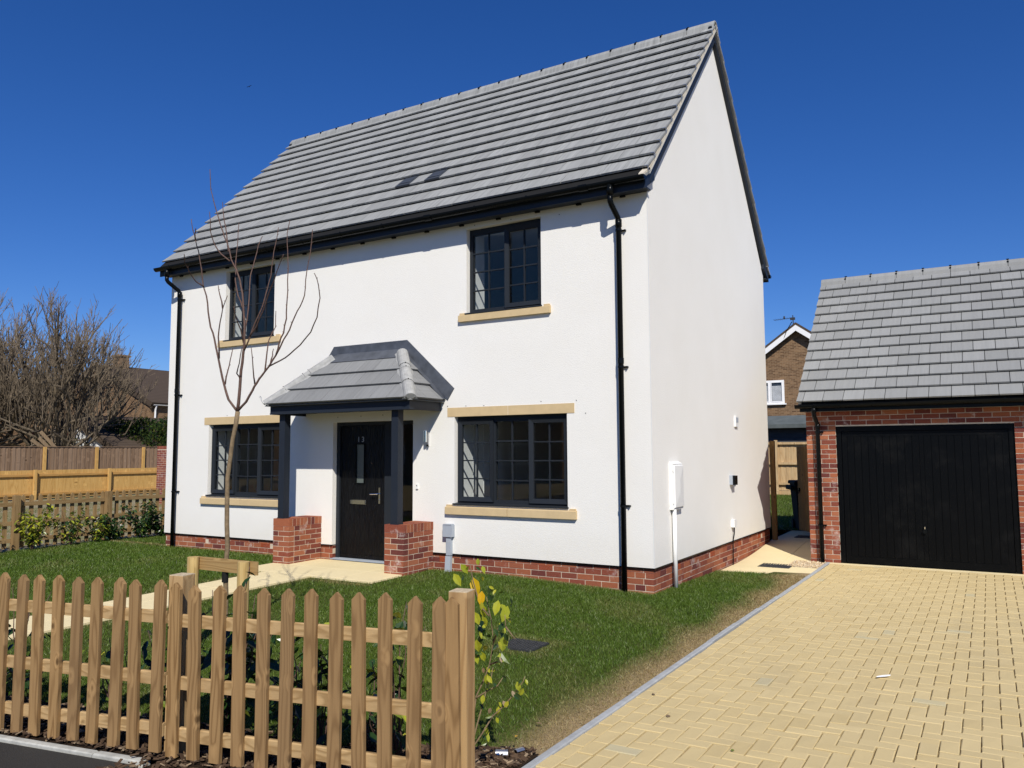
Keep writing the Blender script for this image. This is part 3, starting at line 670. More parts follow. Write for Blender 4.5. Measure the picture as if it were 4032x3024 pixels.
# porch roof: front slope, two hips against the wall
EY, EX0, EX1, EZ = -.785, 3.385, 6.185, 2.122
RISE = 1.02; TY = -.01
def pf(x, y): return EZ+RISE*(y-EY)
topz = EZ+RISE*(TY-EY); hx = (TY-EY)
mb = MB(); P = [(EX0, EY, EZ-.004), (EX1, EY, EZ-.004), (EX1-hx, TY, topz-.004), (EX0+hx, TY, topz-.004), (EX1, TY, EZ-.004), (EX0, TY, EZ-.004)]
mb.add(P, [(0, 1, 2, 3), (1, 4, 2), (5, 0, 3), (0, 5, 4, 1), (2, 4, 5, 3)]); deck = mb.build('porch_deck', 'tile_porch', porch)
sl_ = math.hypot(1, RISE); g_ = (hx*sl_-.17)/3
def clip_poly(poly, a, b, c):   # keep a*x+b*y<=c
    out = []
    for i in range(len(poly)):
        p, q = poly[i], poly[(i+1) % len(poly)]; dp, dq = a*p[0]+b*p[1]-c, a*q[0]+b*q[1]-c
        if dp <= 0: out.append(p)
        if dp*dq < 0: t = dp/(dp-dq); out.append((p[0]+(q[0]-p[0])*t, p[1]+(q[1]-p[1])*t))
    return out
def hip_tiles(O, ud, vd, nd, L, half):
    """tiles on a slope: O origin at eave, ud along eave, vd up slope, nd normal; clipped by the hip lines"""
    O, ud, vd, nd = map(Vector, (O, ud, vd, nd)); k = 1/sl_
    for c in range(3):
        s0, s1 = c*g_, (c+1)*g_+.05; x = -.30+(.15 if c % 2 else 0)
        while x < L:
            poly = [(x+.002, s0), (x+.297, s0), (x+.297, s1), (x+.002, s1)]
            poly = clip_poly(poly, -1, k*1.0, -.03 if half != 'R' else 0); 
            poly = clip_poly(poly, 1, k*1.0, L-.03) if half == 'F' else poly
            poly = clip_poly(poly, 1, 0, L) if half != 'F' else poly
            if len(poly) > 2:
                hh = lambda s: .052-.040*(s-s0)/(s1-s0)
                top = [O+ud*p[0]+vd*p[1]+nd*hh(p[1]) for p in poly]; n = len(top); bot = [O+ud*p[0]+vd*p[1]+nd*(hh(p[1])-.024) for p in poly]
                MB().add(top+bot, [tuple(range(n)), tuple(range(n, 2*n))[::-1]]+[(i, n+i, n+(i+1) % n, (i+1) % n) for i in range(n)]).build('roof_tile', 'tile_porch', porch)
            x += .30
hip_tiles((EX0, EY-.012, EZ), (1, 0, 0), (0, 1/sl_, RISE/sl_), (0, -RISE/sl_, 1/sl_), EX1-EX0, 'F')
hip_tiles((EX1+.012, EY, EZ), (0, 1, 0), (-1/sl_, 0, RISE/sl_), (RISE/sl_, 0, 1/sl_), hx-.10, 'S')
hip_tiles((EX0-.012, EY, EZ), (0, 1, 0), (1/sl_, 0, RISE/sl_), (-RISE/sl_, 0, 1/sl_), hx-.10, 'S')
# hip tiles (half-round) with mortar bedding
for sx, ex in ((1, EX0), (-1, EX1)):
    a = Vector((ex, EY, EZ+.035)); b = Vector((ex+sx*hx*.92, EY+hx*.92, EZ+RISE*hx*.92+.045)); d = (b-a); dn = d.normalized(); side = Vector((dn.y, -dn.x, 0)).normalized(); nn = side.cross(dn)
    if nn.z < 0: nn = -nn
    cuts = [0, .30, .58, .66, 1.0]
    for i in range(4):
        mb = MB(); pts = []
        for t, rr in ((cuts[i]+.004, .088+.004*(i % 2)), (cuts[i+1], .082+.004*(i % 2))):
            c = a+d*t-nn*.035
            pts.append([c+side*rr*math.cos(th)+nn*rr*math.sin(th) for th in np.linspace(0, math.pi, 9)])
        v = pts[0]+pts[1]; f = [(k, k+1, 9+k+1, 9+k) for k in range(8)]+[tuple(range(9))[::-1], tuple(range(9, 18))]
        mb.add(v, f).build('hip_tile', 'hip', porch)
        if 0 < i: 
            c = a+d*cuts[i]+nn*.052; MB().tube([c, c+nn*.012], .007, 6).build('hip_clip', 'black', porch)
    mb = MB()
    for q in range(2):
        o1 = side*(.088 if q else -.088); v = []
        for t in np.linspace(.02, 1, 10): c = a+d*float(t)-nn*.03; j = random.uniform(.94, 1.08); v += [c+o1*.8+nn*.018, c+o1*1.22*j-nn*.028]
        mb.add(v, [(2*k, 2*k+1, 2*k+3, 2*k+2) for k in range(9)])
    mb.build('hip_mortar', 'hip', porch)
MB().tube([(EX0-.01, EY-.01, EZ+.03), (EX0-.05, EY-.02, EZ+.09), (EX0-.055, EY-.02, EZ+.14), (EX0-.075, EY-.02, EZ+.155), (EX0-.085, EY-.02, EZ+.13)], .004, 5).build('hip_iron', 'steel', porch)
B('hip_iron', 'steel', porch, EX1-.085, EX1-.045, EY+.065, EY+.07, EZ+.1, EZ+.16)
# lead flashing: upstand on the wall and apron on the slope
fl = [(EX0-.02, EZ+.02), (EX0+hx-.10, topz+.155), (EX1-hx+.10, topz+.155), (EX1+.17, EZ+.19), (EX1+.06, EZ+.03), (EX1-hx, topz-.03), (EX0+hx, topz-.03), (EX0, EZ-.02)]
MB().prism([(x, -.016, z) for x, z in fl], (0, .012, 0)).build('flashing', 'lead', porch)
v = Vector((0, 1/sl_, RISE/sl_)); n = Vector((0, -RISE/sl_, 1/sl_)); q = [Vector((EX0+hx+a_, TY, topz))+v*b_+n*.034 for a_, b_ in ((-.19, -.20), (hx*0+EX1-EX0-2*hx+.19, -.20), (EX1-EX0-2*hx, -.002), (0, -.002))]
MB().prism([tuple(p) for p in q], tuple(n*.006)).build('flashing', 'lead', porch)
v = Vector((-1/sl_, 0, RISE/sl_)); n = Vector((RISE/sl_, 0, 1/sl_)); e = Vector((EX1+.01, 0, EZ))
MB().prism([tuple(e+v*.02+n*.036+Vector((0, -.11, 0))), tuple(e+v*.02+n*.036+Vector((0, -.012, 0))), tuple(e+v*(hx*sl_)+n*.036+Vector((0, -.012, 0))), tuple(e+v*(hx*sl_)+n*.036+Vector((0, -.11, 0)))], tuple(n*.006)).build('flashing', 'lead', porch)

# ---- front door
fy0, fy1 = .085, .17
mb = MB(); mb.box(DX0-.04, DX0+.06, fy0, fy1, -.215, DZ1); mb.box(DX0+.06, DX1, fy0, fy1, DZ1-.055, DZ1); mb.box(5.02, 5.16, fy0, fy1, -.215, DZ1-.055); mb.box(DX1-.05, DX1, fy0, fy1, -.215, DZ1-.055); mb.box(5.16, DX1-.05, fy0, fy1, -.215, -.13)
door = mb.build('front_door', 'anthracite', house, label='black grained front door with narrow glass strip and number')
B('threshold_sill', 'grey_plastic', door, DX0-.05, 5.20, .02, .16, -.222, -.198)
lx0, lx1, lz0, lz1, ly = DX0+.065, 5.015, -.19, DZ1-.06, .115
gx0, gx1, gz0, gz1 = 4.44, 4.592, .95, 1.535
mb = MB(); holed(mb, lx0, lx1, lz0, lz1, [(gx0, gx1, gz0, gz1)], ly); 
for pth in (((lx0, lz0), (lx1, lz0)), ((lx1, lz0), (lx1, lz1)), ((lx1, lz1), (lx0, lz1)), ((lx0, lz1), (lx0, lz0))): mb.quad((pth[0][0], ly, pth[0][1]), (pth[1][0], ly, pth[1][1]), (pth[1][0], ly+.05, pth[1][1]), (pth[0][0], ly+.05, pth[0][1]))
mb.build('door_leaf', 'door', door)
B('weather_bar', 'door', door, lx0+.01, lx1-.01, ly-.012, ly, lz0+.005, lz0+.05)
mb = MB(); k = .016
mb.box(gx0-k, gx1+k, ly-.012, ly+.004, gz1, gz1+k); mb.box(gx0-k, gx1+k, ly-.02, ly+.004, gz0-k, gz0); mb.box(gx0-k, gx0, ly-.012, ly+.004, gz0, gz1); mb.box(gx1, gx1+k, ly-.012, ly+.004, gz0, gz1); mb.build('glass_bead', 'black', door)
MB().quad((gx0, ly+.01, gz0), (gx1, ly+.01, gz0), (gx1, ly+.01, gz1), (gx0, ly+.01, gz1)).build('door_glass', 'obscure', door)
mb = MB().box(4.325, 4.64, ly-.008, ly, .625, .69).box(4.335, 4.63, ly-.022, ly-.008, .632, .683); mb.build('letter_plate', 'chrome', door)
mb = MB().box(4.892, 4.922, ly-.012, ly, .645, .885); mb.tube([(4.907, ly-.012, .79), (4.907, ly-.055, .79), (4.895, ly-.06, .79), (4.765, ly-.06, .785)], .0105, 8); mb.tube([(4.907, ly-.012, .70), (4.907, ly-.02, .70)], .009, 8); mb.build('door_handle', 'chrome', door)
MB().tube([(4.745, ly-.004, 1.245), (4.745, ly+.002, 1.245)], .011, 10).build('spyhole', 'chrome', door)
MB().quad((5.16, .13, -.13), (DX1-.05, .13, -.13), (DX1-.05, .13, DZ1-.055), (5.16, .13, DZ1-.055)).build('side_light', 'glass', door)
for i, ch_ in enumerate('13'):
    fc = bpy.data.curves.new('n', 'FONT'); fc.body = ch_; fc.size = .115; fc.extrude = .003; fo = bpy.data.objects.new('n', fc); col.objects.link(fo)
    bpy.context.view_layer.update(); me = bpy.data.meshes.new_from_object(fo.evaluated_get(bpy.context.evaluated_depsgraph_get())); bpy.data.objects.remove(fo); me.materials.clear(); me.materials.append(M['steel'])
    put('house_number', me, door, T(4.455+.085*i, ly-.005, 1.575) @ Matrix.Rotation(math.pi/2, 4, 'X'))
B('hall_wall', 'interior_dark', house, 5.05, 5.9, 1.2, 1.25, -.07, 2.2)

# ---- wall fittings
mb = MB().box(5.885, 5.915, -.03, -.001, 1.50, 1.70); wl = mb.build('wall_lamp', 'steel', house)
MB().tube([(5.895, -.07, 1.555), (5.895, -.07, 1.72)], .026, 12).build('lamp_cylinder', 'chrome', wl); MB().tube([(5.91, -.03, 1.51), (5.91, -.05, 1.505)], .014, 10).build('sensor', 'black', wl)
bl = B('doorbell', 'white', house, 5.69, 5.725, -.022, -.001, .885, .955); B('bell_button', 'black', bl, 5.702, 5.713, -.025, -.022, .925, .94)
mb = MB().box(6.205, 6.36, -.075, -.001, .235, .40); ub = mb.build('cable_box', 'grey_plastic', house, label='grey cable box with duct beside the porch')
B('duct', 'grey_plastic', ub, 6.25, 6.325, -.055, -.001, -.02, .235); MB().prism([(6.245, -.065, -.03), (6.33, -.065, -.03), (6.34, -.09, -.25), (6.25, -.09, -.25)], (0, .05, 0)).build('duct', 'grey_plastic', ub)
B('box_lid', 'grey_plastic', ub, 6.215, 6.35, -.08, -.001, .40, .412)
# gable fittings
mbx = MB().box(W+.001, W+.055, .57, .94, .665, 1.245).prism([(W+.001, .57, 1.245), (W+.06, .57, 1.245), (W+.001, .57, 1.275)], (0, .37, 0)).build('meter_box', 'white', house, label='white meter box on the gable wall')
mb = MB(); a, b, c, d = .588, .93, .685, 1.232; x1 = W+.055
cx_, cz_ = (a+b)/2, (c+d)/2
mb.add([(x1, a, c), (x1, b, c), (x1, b, d), (x1, a, d), (x1+.018, a+.01, c+.01), (x1+.018, b-.01, c+.01), (x1+.018, b-.01, d-.01), (x1+.018, a+.01, d-.01), (x1+.030, cx_, cz_-.08), (x1+.030, cx_, cz_+.08)], [(0, 1, 5, 4), (1, 2, 6, 5), (2, 3, 7, 6), (3, 0, 4, 7), (4, 5, 8), (5, 6, 9, 8), (6, 7, 9), (7, 4, 8, 9)]); mb.build('meter_door', 'white', mbx)
for z in (.74, 1.15): B('hinge', 'white', mbx, W+.05, W+.07, .562, .57, z, z+.03)
MB().tube([(W+.04, .635, .665), (W+.04, .635, -.315)], .027, 12).build('service_pipe', 'white', mbx, smooth=True)
vg = B('wall_vent', 'white', house, W+.001, W+.03, 3.69, 3.86, 1.80, 1.97); B('vent_flap', 'grey_plastic', vg, W+.03, W+.034, 3.71, 3.84, 1.87, 1.95)
so_ = B('outdoor_socket', 'grey_plastic', house, W+.001, W+.05, 3.33, 3.50, .88, 1.025); B('socket_cover', 'black', so_, W+.05, W+.085, 3.35, 3.50, .875, 1.02); MB().tube([(W+.06, 3.42, .875), (W+.06, 3.42, .85)], .012, 8).build('socket_gland', 'chrome', so_)
jb = B('junction_box', 'white', house, W+.001, W+.055, 3.36, 3.50, .215, .335); MB().tube([(W+.03, 3.43, .22), (W+.03, 3.42, .12), (W+.012, 3.40, 0), (W+.006, 3.395, -.38)], .009, 6).build('cable', 'black', jb)

# ---- main roof
g0 = .329; A_ = Vector((0, -.14, 4.895)); top_ = Vector((0, RY, 8.235)); vS = (top_-A_).normalized(); nS = Vector((0, -vS.z, vS.y))
roofX0, roofX1 = -.075, W+.085
pitch = math.atan2(vS.z, vS.y)
mb = MB(); dk = .03
mb.quad((roofX0+.03, -.24, 4.80), (roofX1-.03, -.24, 4.80), (roofX1-.03, RY, 8.22), (roofX0+.03, RY, 8.22)); mb.quad((roofX0+.03, D+.24, 4.80), (roofX1-.03, D+.24, 4.80), (roofX1-.03, RY, 8.22), (roofX0+.03, RY, 8.22))
roof = mb.build('roof', 'rubber', house)
RT = Pieces('roof_tile', 'tile', 300, 0, .0012)
VENT = [(5.10, .76), (5.68, .76)]
def roof_slope(front):
    for c in range(15):
        x = roofX0-(.1445 if c % 2 else 0); k = 0
        while x < roofX1-.01:
            a, b = max(x, roofX0), min(x+.289, roofX1); x += .289; k += 1
            if b-a < .02: continue
            if c == 0: s_lo = -.175; ln = .26; ang = pitch-math.radians(15)
            else: s_lo = (c-1)*g0; ln = g0+.055; ang = pitch-math.atan2(.044, g0)
            if c == 14: ln = g0-.02
            lo = A_+vS*s_lo+nS*(.040 if c else .004)
            dv = Vector((0, math.cos(ang), math.sin(ang))); mid = lo+dv*(ln/2); mid.x = (a+b)/2
            if not front: mid.y = 2*RY-mid.y
            m = Matrix.Translation(mid) @ Matrix.Rotation(ang if front else -ang, 4, 'X')
            m = m @ Matrix.Rotation(random.gauss(0, .003), 4, 'Z') @ Matrix.Rotation(random.gauss(0, .004), 4, 'Y') @ T(0, random.gauss(0, .002), 0)
            dims = (b-a-.007, ln, .024)
            if front and any(abs((a+b)/2-vx) < .1445 and abs(mid.y-vy) < .115 for vx, vy in VENT):
                vo = put('roof_vent', bmesh_cached((b-a-.008, ln, .03), 'vent', 0, 0, 0), roof, Matrix.Translation(mid+nS*.004) @ Matrix.Rotation(ang, 4, 'X')); 
                put('vent_hood', bmesh_cached((b-a-.07, ln*.6, .012), 'vent', .004, 0, 0), roof, Matrix.Translation(mid+nS*.024) @ Matrix.Rotation(ang, 4, 'X')); continue
            RT.add(m, dims, roof, 1.0 if front else .01)
roof_slope(True); roof_slope(False); RT.finish(roof)
# ridge tiles
x = roofX0; i = 0
while x < roofX1-.05:
    x2 = min(x+.45, roofX1+.01); mb = MB(); r_ = .012*0
    prof = [(-.135, -.105), (-.12, -.02), (-.06, .055), (0, .075), (.06, .055), (.12, -.02), (.135, -.105)]
    zt = 8.235
    va = [(x+.004, RY+p*1.0, zt+q) for p, q in prof]; vb = [(x2-.004, RY+p, zt+q) for p, q in prof]; va2 = [(x+.004, RY+p*.85, zt+q-.02) for p, q in prof]; vb2 = [(x2-.004, RY+p*.85, zt+q-.02) for p, q in prof]; n = 7
    v = va+vb+va2+vb2; f = [(k, k+1, n+k+1, n+k) for k in range(6)]+[(2*n+k+1, 2*n+k, 3*n+k, 3*n+k+1) for k in range(6)]+[(k, 2*n+k, 2*n+k+1, k+1) for k in range(6)]+[(n+k, n+k+1, 3*n+k+1, 3*n+k) for k in range(6)]
    rt_ = mb.add(v, f).build('ridge_tile', 'tile', roof)
    if x > roofX0+.1: MB().box(x-.014, x+.014, RY-.11, RY+.11, zt-.02, zt+.035).box(x-.014, x+.014, RY-.05, RY+.05, zt+.035, zt+.079).build('ridge_union', 'black', roof)
    x = x2; i += 1
# verges: undercloak mortar, clips, bargeboards
for xs_, sg in ((W, 1), (0, -1)):
    xo = xs_+sg*.075
    for fr_ in (1, -1):
        yy = lambda y: y if fr_ > 0 else 2*RY-y
        mk = lambda n1, n2, s1, s2, xa, xb, nm, mt: MB().prism([(xa, yy((A_+vS*s_+nS*n_).y), (A_+vS*s_+nS*n_).z) for s_, n_ in ((s1, n1), (s2, n1), (s2, n2), (s1, n2))], (xb-xa, 0, 0)).build(nm, mt, roof)
        SL = (top_-A_).length
        mk(-.052, -.004, -.03, SL+.06, xs_, xo, 'verge_mortar', 'mortar_pale')
        mk(-.062, -.052, -.03, SL+.06, xs_, xo+sg*.012, 'undercloak', 'hip')
        mk(-.165, -.063, -.05, SL+.10 if fr_ > 0 else SL+.05, xs_+sg*.002, xs_+sg*(.052 if fr_ > 0 else .050), 'bargeboard', 'navy')
        mk(-.18, -.165, -.02, SL+.10 if fr_ > 0 else SL+.05, xs_+sg*.002, xs_+sg*(.062 if fr_ > 0 else .060), 'bargeboard', 'navy')
        MB().prism([(xs_+sg*.002, yy(y), z) for y, z in ((-.215, 4.632), (-.215, 4.815), (-.05, 4.965), (.12, 5.0), (.13, 4.83))], (sg*.054, 0, 0)).build('eaves_box', 'navy', roof)
        if sg > 0: MB().prism([(xs_+sg*.0, yy(y), z) for y, z in ((-.285, 4.775), (-.275, 4.81), (-.10, 4.93), (-.06, 4.915))], (sg*.075, 0, 0)).build('verge_mortar', 'mortar_pale', roof)
        if fr_ > 0 and sg > 0:
            for c in range(14):
                p = A_+vS*(c*g0-.012)+nS*.05; MB().bar((xo+sg*.012, p.y, p.z), (xo+sg*.014, p.y+.02, p.z-.075), .007, .007).bar((xo-.03, p.y-.002, p.z+.004), (xo+.014, p.y-.002, p.z+.002), .012, .006).build('verge_clip', 'steel', roof)
# eaves: soffit, fascia, gutter
for fr_ in (1, -1):
    yy = lambda y: y if fr_ > 0 else 2*RY-y
    def bx(nm, mt, x0, x1, ya, yb, z0, z1): a, b = sorted((yy(ya), yy(yb))); return B(nm, mt, roof, x0, x1, a, b, z0, z1)
    bx('soffit', 'navy', -.05, W+.05, -.196, -.002, 4.655, 4.672); bx('fascia', 'navy', -.05, W+.05, -.214, -.197, 4.634, 4.80)
    mb = MB(); n = 10; gy, gz = -.277, 4.772; R_ = .057
    ring = [(yy(gy+R_*math.cos(t)), gz-R_*1.05*math.sin(t)) for t in np.linspace(0, math.pi, n)]; ring2 = [(yy(gy+(R_-.005)*math.cos(t)), gz-(R_-.005)*1.05*math.sin(t)) for t in np.linspace(math.pi, 0, n)]
    prof = ring+ring2; xa, xb = -.085, W+.085; k = len(prof)
    v = [(xa, y, z) for y, z in prof]+[(xb, y, z) for y, z in prof]; mb.add(v, [(i, (i+1) % k, k+(i+1) % k, k+i) for i in range(k)])
    for xe in (xa, xb): mb.add([(xe, y, z) for y, z in ring], [tuple(range(n))])
    gut = mb.build('gutter', 'black', roof)
    if fr_ > 0:
        x = .35
        while x < W:
            mb = MB(); v = [(x+dx, gy+(R_+.004)*math.cos(t), gz-(R_+.004)*1.05*math.sin(t)) for dx in (-.012, .012) for t in np.linspace(-.15, math.pi+.15, 12)]; mb.add(v, [(i, i+1, 13+i, 12+i) for i in range(11)]); mb.build('gutter_bracket', 'black', roof); x += .82
        for x in (3.0, 6.1, 8.55):
            mb = MB(); v = [(x+dx, gy+(R_+.008)*math.cos(t), gz-(R_+.008)*1.05*math.sin(t)) for dx in (-.06, .06) for t in np.linspace(-.1, math.pi+.1, 12)]; mb.add(v, [(i, i+1, 13+i, 12+i) for i in range(11)]); mb.build('gutter_union', 'black', roof)
        x = .25
        while x < W: B('soffit_clip', 'black', roof, x, x+.07, -.03, -.001, 4.632, 4.655); x += .62
def downpipe(xt, xb, zg, name='downpipe'):
    r_ = .035
    dp = MB().tube([(xt, -.277, 4.73), (xt, -.277, 4.60)], r_*1.25, 14).tube([(xt, -.277, 4.61), (xt, -.277, 4.53), (xt+(xb-xt)*.1, -.255, 4.495), (xb-(xb-xt)*.1, -.09, 4.36), (xb, -.068, 4.32), (xb, -.068, zg)], r_, 14).tube([(xb, -.068, 4.335), (xb, -.068, 4.24)], r_*1.2, 14).build(name, 'black', house, smooth=True)
    for z in (4.20, 2.46, .74):
        MB().tube([(xb, -.068, z-.014), (xb, -.068, z+.014)], r_*1.18, 14).bar((xb-.055, -.02, z), (xb+.075, -.02, z), .012, .022).bar((xb+.07, -.045, z), (xb+.07, -.001, z), .014, .014).build('pipe_bracket', 'black', dp)
    for z in (2.50,): MB().tube([(xb, -.068, z), (xb, -.068, z+.07)], r_*1.15, 14).build('pipe_socket', 'black', dp)
downpipe(.235, .325, -.24); downpipe(8.905, 8.925, -.31)

# ------------------------------------------------------------------ GARAGE
GX0, GX1, GY, GD = 10.30, 13.62, 4.25, 9.15
garage = thing('garage', 'red brick garage with black up-and-over door and slate grey tiled roof', 'garage', ((GX0+GX1)/2, 6.7, -.36))
OX0, OX1, OZ = 10.742, 13.148, 1.786
mb = MB(); holed(mb, GX0+.006, GX1-.006, -.5, 2.12, [(OX0, OX1, -.6, OZ)], GY+.005)
for x in (GX0+.006, GX1-.006): mb.quad((x, GY+.005, -.5), (x, GD, -.5), (x, GD, 2.15), (x, 6.7, 4.5), (x, GY+.005, 2.15))
mb.quad((GX0+.006, GD, -.5), (GX1-.006, GD, -.5), (GX1-.006, GD, 2.15), (GX0+.006, GD, 2.15)); mb.box(OX0, OX1, GY+.15, GY+.2, OZ, 2.1)
for x in (OX0, OX1): mb.quad((x, GY+.005, -.5), (x, GY+.2, -.5), (x, GY+.2, OZ), (x, GY+.005, OZ))
gw = mb.build('wall', 'mortar_pale', garage)
GB = Pieces('brick', 'brick', 300, 0, .0012)
z = -.3675; n = 0
while z < 2.06:
    zc = z+.0325
    if zc < OZ-.02: spans = [(GX0, OX0), (OX1, GX1)]
    else: spans = [(GX0, GX1)]
    for a0, b0 in spans:
        x = a0-(0 if (n % 2) else .1125)
        while x < b0-.01:
            a, b = max(x, a0), min(x+.215, b0)
            if b-a > .02:
                soldier = zc < OZ+.07 and zc > OZ-.02
                GB.add(T((a+b)/2, GY+.051+random.uniform(-.001, .001), zc), (b-a, .1025, .065), gw)
            x += .225
    y = GY+.1125+(.1125 if n % 2 else 0)
    while y < GD-.1:
        GB.add(T(GX0+.051, y+.1075, zc), (.1025, .215, .065), gw, .05); y += .225
    z += .075; n += 1
GB.finish(gw)
# garage door
gd = MB().box(OX0+.004, OX0+.075, GY+.03, GY+.10, -.36, OZ-.006).box(OX1-.075, OX1-.004, GY+.03, GY+.10, -.36, OZ-.006).box(OX0+.075, OX1-.075, GY+.03, GY+.10, OZ-.08, OZ-.006).build('garage_door', 'gdoor', garage, label='black vertical-ribbed up-and-over garage door')
a, b = OX0+.082, OX1-.082; c, d = -.335, OZ-.087; yf = GY+.055
mb = MB().box(a, b, yf, yf+.03, c, d).box(a-.03, b+.03, GY+.102, GY+.11, c-.03, OZ+.02); mb.build('door_panel', 'gdoor', gd)
mb = MB().box(a, b, yf-.012, yf, d-.075, d).box(a, b, yf-.012, yf, c, c+.10).box(a, a+.075, yf-.012, yf, c+.10, d-.075).box(b-.075, b, yf-.012, yf, c+.10, d-.075).box((a+b)/2-.028, (a+b)/2+.028, yf-.012, yf, c+.10, d-.075).box(a-.01, b+.01, yf-.02, yf+.03, c-.012, c-.002); mb.build('door_rail', 'gdoor', gd)
for h0, h1 in ((a+.075, (a+b)/2-.028), ((a+b)/2+.028, b-.075)):
    nb = 10; wb = (h1-h0)/nb
    for i in range(nb): put('door_board', bmesh_cached((wb-.010, .009, d-c-.18), 'gdoor', 0, 0, 0), gd, T(h0+wb*(i+.5), yf-.0045, (c+d)/2+.0125))
MB().tube([(11.94, yf-.012, .225), (11.94, yf-.03, .225)], .022, 12).tube([(11.94, yf-.03, .19), (11.94, yf-.045, .19)], .032, 12).build('handle', 'black', gd); MB().box(11.933, 11.947, yf-.05, yf-.028, .228, .262).build('lock', 'chrome', gd)
# roof
pg = math.radians(41.4); vG = Vector((0, math.cos(pg), math.sin(pg))); nG = Vector((0, -math.sin(pg), math.cos(pg))); A2 = Vector((0, 3.93, 2.155)); gg = .2955; GR = 6.70; slen = (GR-A2.y)/math.cos(pg); zr = A2.z+(GR-A2.y)*math.tan(pg)
gx0, gx1 = 10.225, 13.70
mb = MB(); mb.quad((gx0+.02, 3.95, 2.13), (gx1-.02, 3.95, 2.13), (gx1-.02, GR, zr-.02), (gx0+.02, GR, zr-.02)); mb.quad((gx0+.02, 2*GR-3.95, 2.13), (gx1-.02, 2*GR-3.95, 2.13), (gx1-.02, GR, zr-.02), (gx0+.02, GR, zr-.02)); groof = mb.build('roof', 'rubber', garage)
GT = Pieces('roof_tile', 'tile_garage', 290, 0, .001)
nr = 13; gg = (slen-.03)/nr
for fr_ in (True, False):
    for c in range(nr):
        x = gx0-(.1475 if c % 2 else 0)+.10
        x -= .295
        while x < gx1-.01:
            aa, bb = max(x, gx0), min(x+.295, gx1); x += .295
            if bb-aa < .02: continue
            ln = gg+.05 if c < nr-1 else gg; ang = pg-math.atan2(.040, gg); lo = A2+vG*(c*gg)+nG*.036; dv = Vector((0, math.cos(ang), math.sin(ang))); mid = lo+dv*(ln/2); mid.x = (aa+bb)/2
            if not fr_: mid.y = 2*GR-mid.y
            GT.add(Matrix.Translation(mid) @ Matrix.Rotation(ang if fr_ else -ang, 4, 'X') @ Matrix.Rotation(random.gauss(0, .0015), 4, 'Z'), (bb-aa-.009, ln, .022), groof, 1 if fr_ else .01)
GT.finish(groof)
x = gx0
while x < gx1-.05:
    x2 = min(x+.4325, gx1); n = 7
    prof = [(-.12, -.085), (-.105, -.01), (-.055, .05), (0, .068), (.055, .05), (.105, -.01), (.12, -.085)]
    v = [(xx, GR+p, zr+q) for xx in (x+.004, x2-.004) for p, q in prof]; MB().add(v, [(k, k+1, n+k+1, n+k) for k in range(6)]+[tuple(range(7))[::-1], tuple(range(7, 14))]).build('ridge_tile', 'tile_garage', groof)
    if x > gx0+.1: MB().box(x-.013, x+.013, GR-.10, GR+.10, zr-.02, zr+.03).box(x-.013, x+.013, GR-.045, GR+.045, zr+.03, zr+.073).box(x-.02, x+.02, GR-.02, GR+.02, zr+.073, zr+.082).build('ridge_union', 'black', groof)
    x = x2
for xv, sg in ((GX0, -1), (GX1, 1)):
    p0, p1 = A2+nG*-.05, A2+vG*slen+nG*-.05
    MB().prism([(xv+sg*.01, p0.y, p0.z-.02), (xv+sg*.01, p0.y, p0.z+.05), (xv+sg*.01, p1.y, p1.z+.05), (xv+sg*.01, p1.y, p1.z-.04)], (sg*.045, 0, 0)).build('verge_mortar', 'mortar_pale', groof)
B('fascia', 'black', groof, gx0+.03, gx1-.03, 4.02, 4.04, 2.02, 2.16); B('soffit', 'black', groof, gx0+.03, gx1-.03, 4.04, GY+.0, 2.055, 2.07)
mb = MB(); n = 10; gy, gz, R_ = 3.958, 2.128, .057; prof = [(gy+R_*math.cos(t), gz-R_*1.05*math.sin(t)) for t in np.linspace(0, math.pi, n)]+[(gy+(R_-.005)*math.cos(t), gz-(R_-.005)*1.05*math.sin(t)) for t in np.linspace(math.pi, 0, n)]; k = len(prof)
mb.add([(xx, y, z) for xx in (gx0-.03, gx1+.03) for y, z in prof], [(i, (i+1) % k, k+(i+1) % k, k+i) for i in range(k)]); mb.add([(gx0-.03, y, z) for y, z in prof[:n]], [tuple(range(n))]); mb.build('gutter', 'black', groof)
for x in (10.5, 11.35, 12.2, 13.05):
    v = [(x+dx, gy+(R_+.004)*math.cos(t), gz-(R_+.004)*1.05*math.sin(t)) for dx in (-.012, .012) for t in np.linspace(-.15, math.pi+.15, 12)]; MB().add(v, [(i, i+1, 13+i, 12+i) for i in range(11)]).build('gutter_bracket', 'black', groof)
dp = MB().tube([(10.475, 3.958, 2.09), (10.475, 3.958, 1.99), (10.477, 3.975, 1.955), (10.483, 4.165, 1.84), (10.485, 4.18, 1.80), (10.485, 4.18, -.37)], .034, 14).tube([(10.475, 3.958, 2.08), (10.475, 3.958, 2.0)], .042, 14).tube([(10.485, 4.18, 1.83), (10.485, 4.18, 1.76)], .041, 14).build('downpipe', 'black', garage, smooth=True)
for z in (1.70, .23): MB().tube([(10.485, 4.18, z-.014), (10.485, 4.18, z+.014)], .041, 14).bar((10.43, 4.23, z), (10.56, 4.23, z), .012, .022).bar((10.555, 4.205, z), (10.555, 4.249, z), .014, .014).build('pipe_bracket', 'black', dp)

